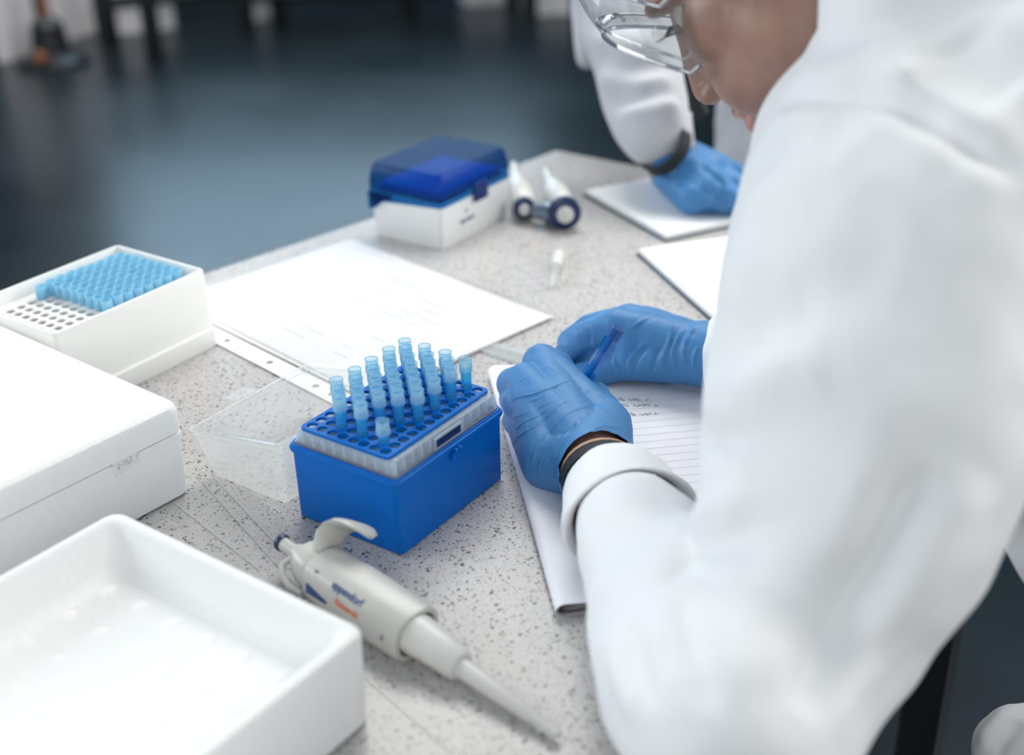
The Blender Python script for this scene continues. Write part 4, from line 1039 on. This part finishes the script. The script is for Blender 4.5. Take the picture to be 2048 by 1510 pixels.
chain(b, [(wc, 26), (z(1430, 330, 26), 13), (z(1475, 345, 18), 11)])
chain(b, [(wc, 27), (w(1338, 300, 1395), 27)])
bq = grow(b, 2.4, 4)
folds(bq, [(-4, 4, [(1400, 330), (1430, 355), (1455, 375)]), (-4, 4, [(1385, 360), (1410, 382), (1440, 398)]), (2.5, 5, [(1360, 335), (1350, 360), (1350, 385)])])
g2 = mk('glove', bq, 'glove', p2); tag(g2, 'blue nitrile glove with the hand half closed')

# ================================================================== blurred background furniture
def fl(px, py): return Vector(Z(px, py, FZ))
def upright(bm, px, py, w_, h, d_=None):
    p = fl(px, py); box(bm, p.x-w_/2, p.x+w_/2, p.y-(d_ or w_)/2, p.y+(d_ or w_)/2, FZ, FZ+h, 3)
# pale curtains/cloth behind the tripod
def pale(name, px0, px1, py0, py1, h, label, m='greycab'):
    A = fl(px0, py0); B = fl(px1, py1); n_ = 26; dd = (B-A); pr = Vector((-dd.y, dd.x, 0)).normalized()
    b = nb(); top_, bot = [], []
    for side in (0, 1):
        rng = range(n_+1) if side == 0 else range(n_, -1, -1)
        for k in rng:
            p = A + dd*k/n_ + pr*(18*math.sin(k*1.3) + side*24); bot.append(p)
    loft(b, [[q + Vector((0, 0, z_)) for q in bot] for z_ in (5, h)])
    o = mk(name, b, m, None, loc=tuple(A)); return tag(o, label, 'curtain')
pale('curtain', 8, 85, 128, 100, 650, 'pale grey folded cloth hanging left of the tripod base')
pale('curtain', 112, 196, 96, 62, 600, 'pale grey folded cloth hanging right of the tripod base')
tr = empty('floor_stand', tuple(fl(105, 125)), 'dark floor stand with warm brown pole and heavy round foot', 'stand')
c = fl(108, 128)
b = nb(); lathe(b, c, (0, 0, 1), [(0, 170), (20, 168), (60, 90), (190, 75), (230, 30)], 20); mk('stand_foot', b, 'black', tr)
b = nb(); tube(b, [c + Vector((0, 0, 200)), c + Vector((0, 0, 900))], 24, 12); mk('stand_pole', b, 'wood', tr)
b = nb(); ball(b, c + Vector((60, -110, 60)), (38, 30, 34), 2); mk('foot_knob', b, 'wood', tr)
wb_ = empty('work_bench', tuple(fl(500, 60)), 'dark work bench frame with legs and rails along the far wall', 'bench')
pts = [(225, 92), (312, 122), (495, 62), (560, 46), (820, 36), (1060, 40)]
for (x, y) in pts: 
    b = nb(); upright(b, x, y, 62, 620); mk('leg', b, 'black', wb_)
for (p_, q_, h) in (((225, 92), (495, 62), 210), ((495, 62), (1060, 40), 180), ((225, 92), (560, 46), 420), ((560, 46), (1120, 38), 420)):
    b = nb(); A = fl(*p_); B = fl(*q_); tube(b, [A + Vector((0, 0, h)), B + Vector((0, 0, h))], 34, 8); mk('rail', b, 'black', wb_)
b = nb(); A = fl(230, 80); B = fl(1120, 30); pr = Vector((-(B-A).y, (B-A).x, 0)).normalized()
loft(b, [[A + Vector((0, 0, z_)), B + Vector((0, 0, z_)), B + pr*420 + Vector((0, 0, z_)), A + pr*420 + Vector((0, 0, z_))] for z_ in (600, 640)]); mk('bench_top', b, 'black', wb_, smooth=False)
for k, (x0, x1, y, h0, h1, nm, lb) in enumerate(((232, 285, 70, 180, 420, 'storage_box', 'pale box under the dark far bench, next to the curtains'), (318, 352, 62, 60, 150, 'storage_box', 'small pale box on the floor under the middle of the far bench'), (505, 548, 44, 70, 170, 'storage_box', 'bluish white box under the far bench, right of its middle leg'), (935, 1010, 14, 60, 210, 'storage_box', 'pale low box near the right end of the far bench'), (1060, 1140, 34, 60, 150, 'storage_box', 'pale box beyond the right end of the far bench'))):
    b = nb(); A = fl(x0, y); B = fl(x1, y-6); pr = Vector((-(B-A).y, (B-A).x, 0)).normalized()
    foot = [A, B, B + pr*200, A + pr*200]
    loft(b, [[q + Vector((0, 0, z_)) for q in foot] for z_ in (1, h1)])
    o = mk(nm, b, 'greycab', None, smooth=False, loc=tuple(A)); tag(o, lb, 'box', 'boxes under the far bench')
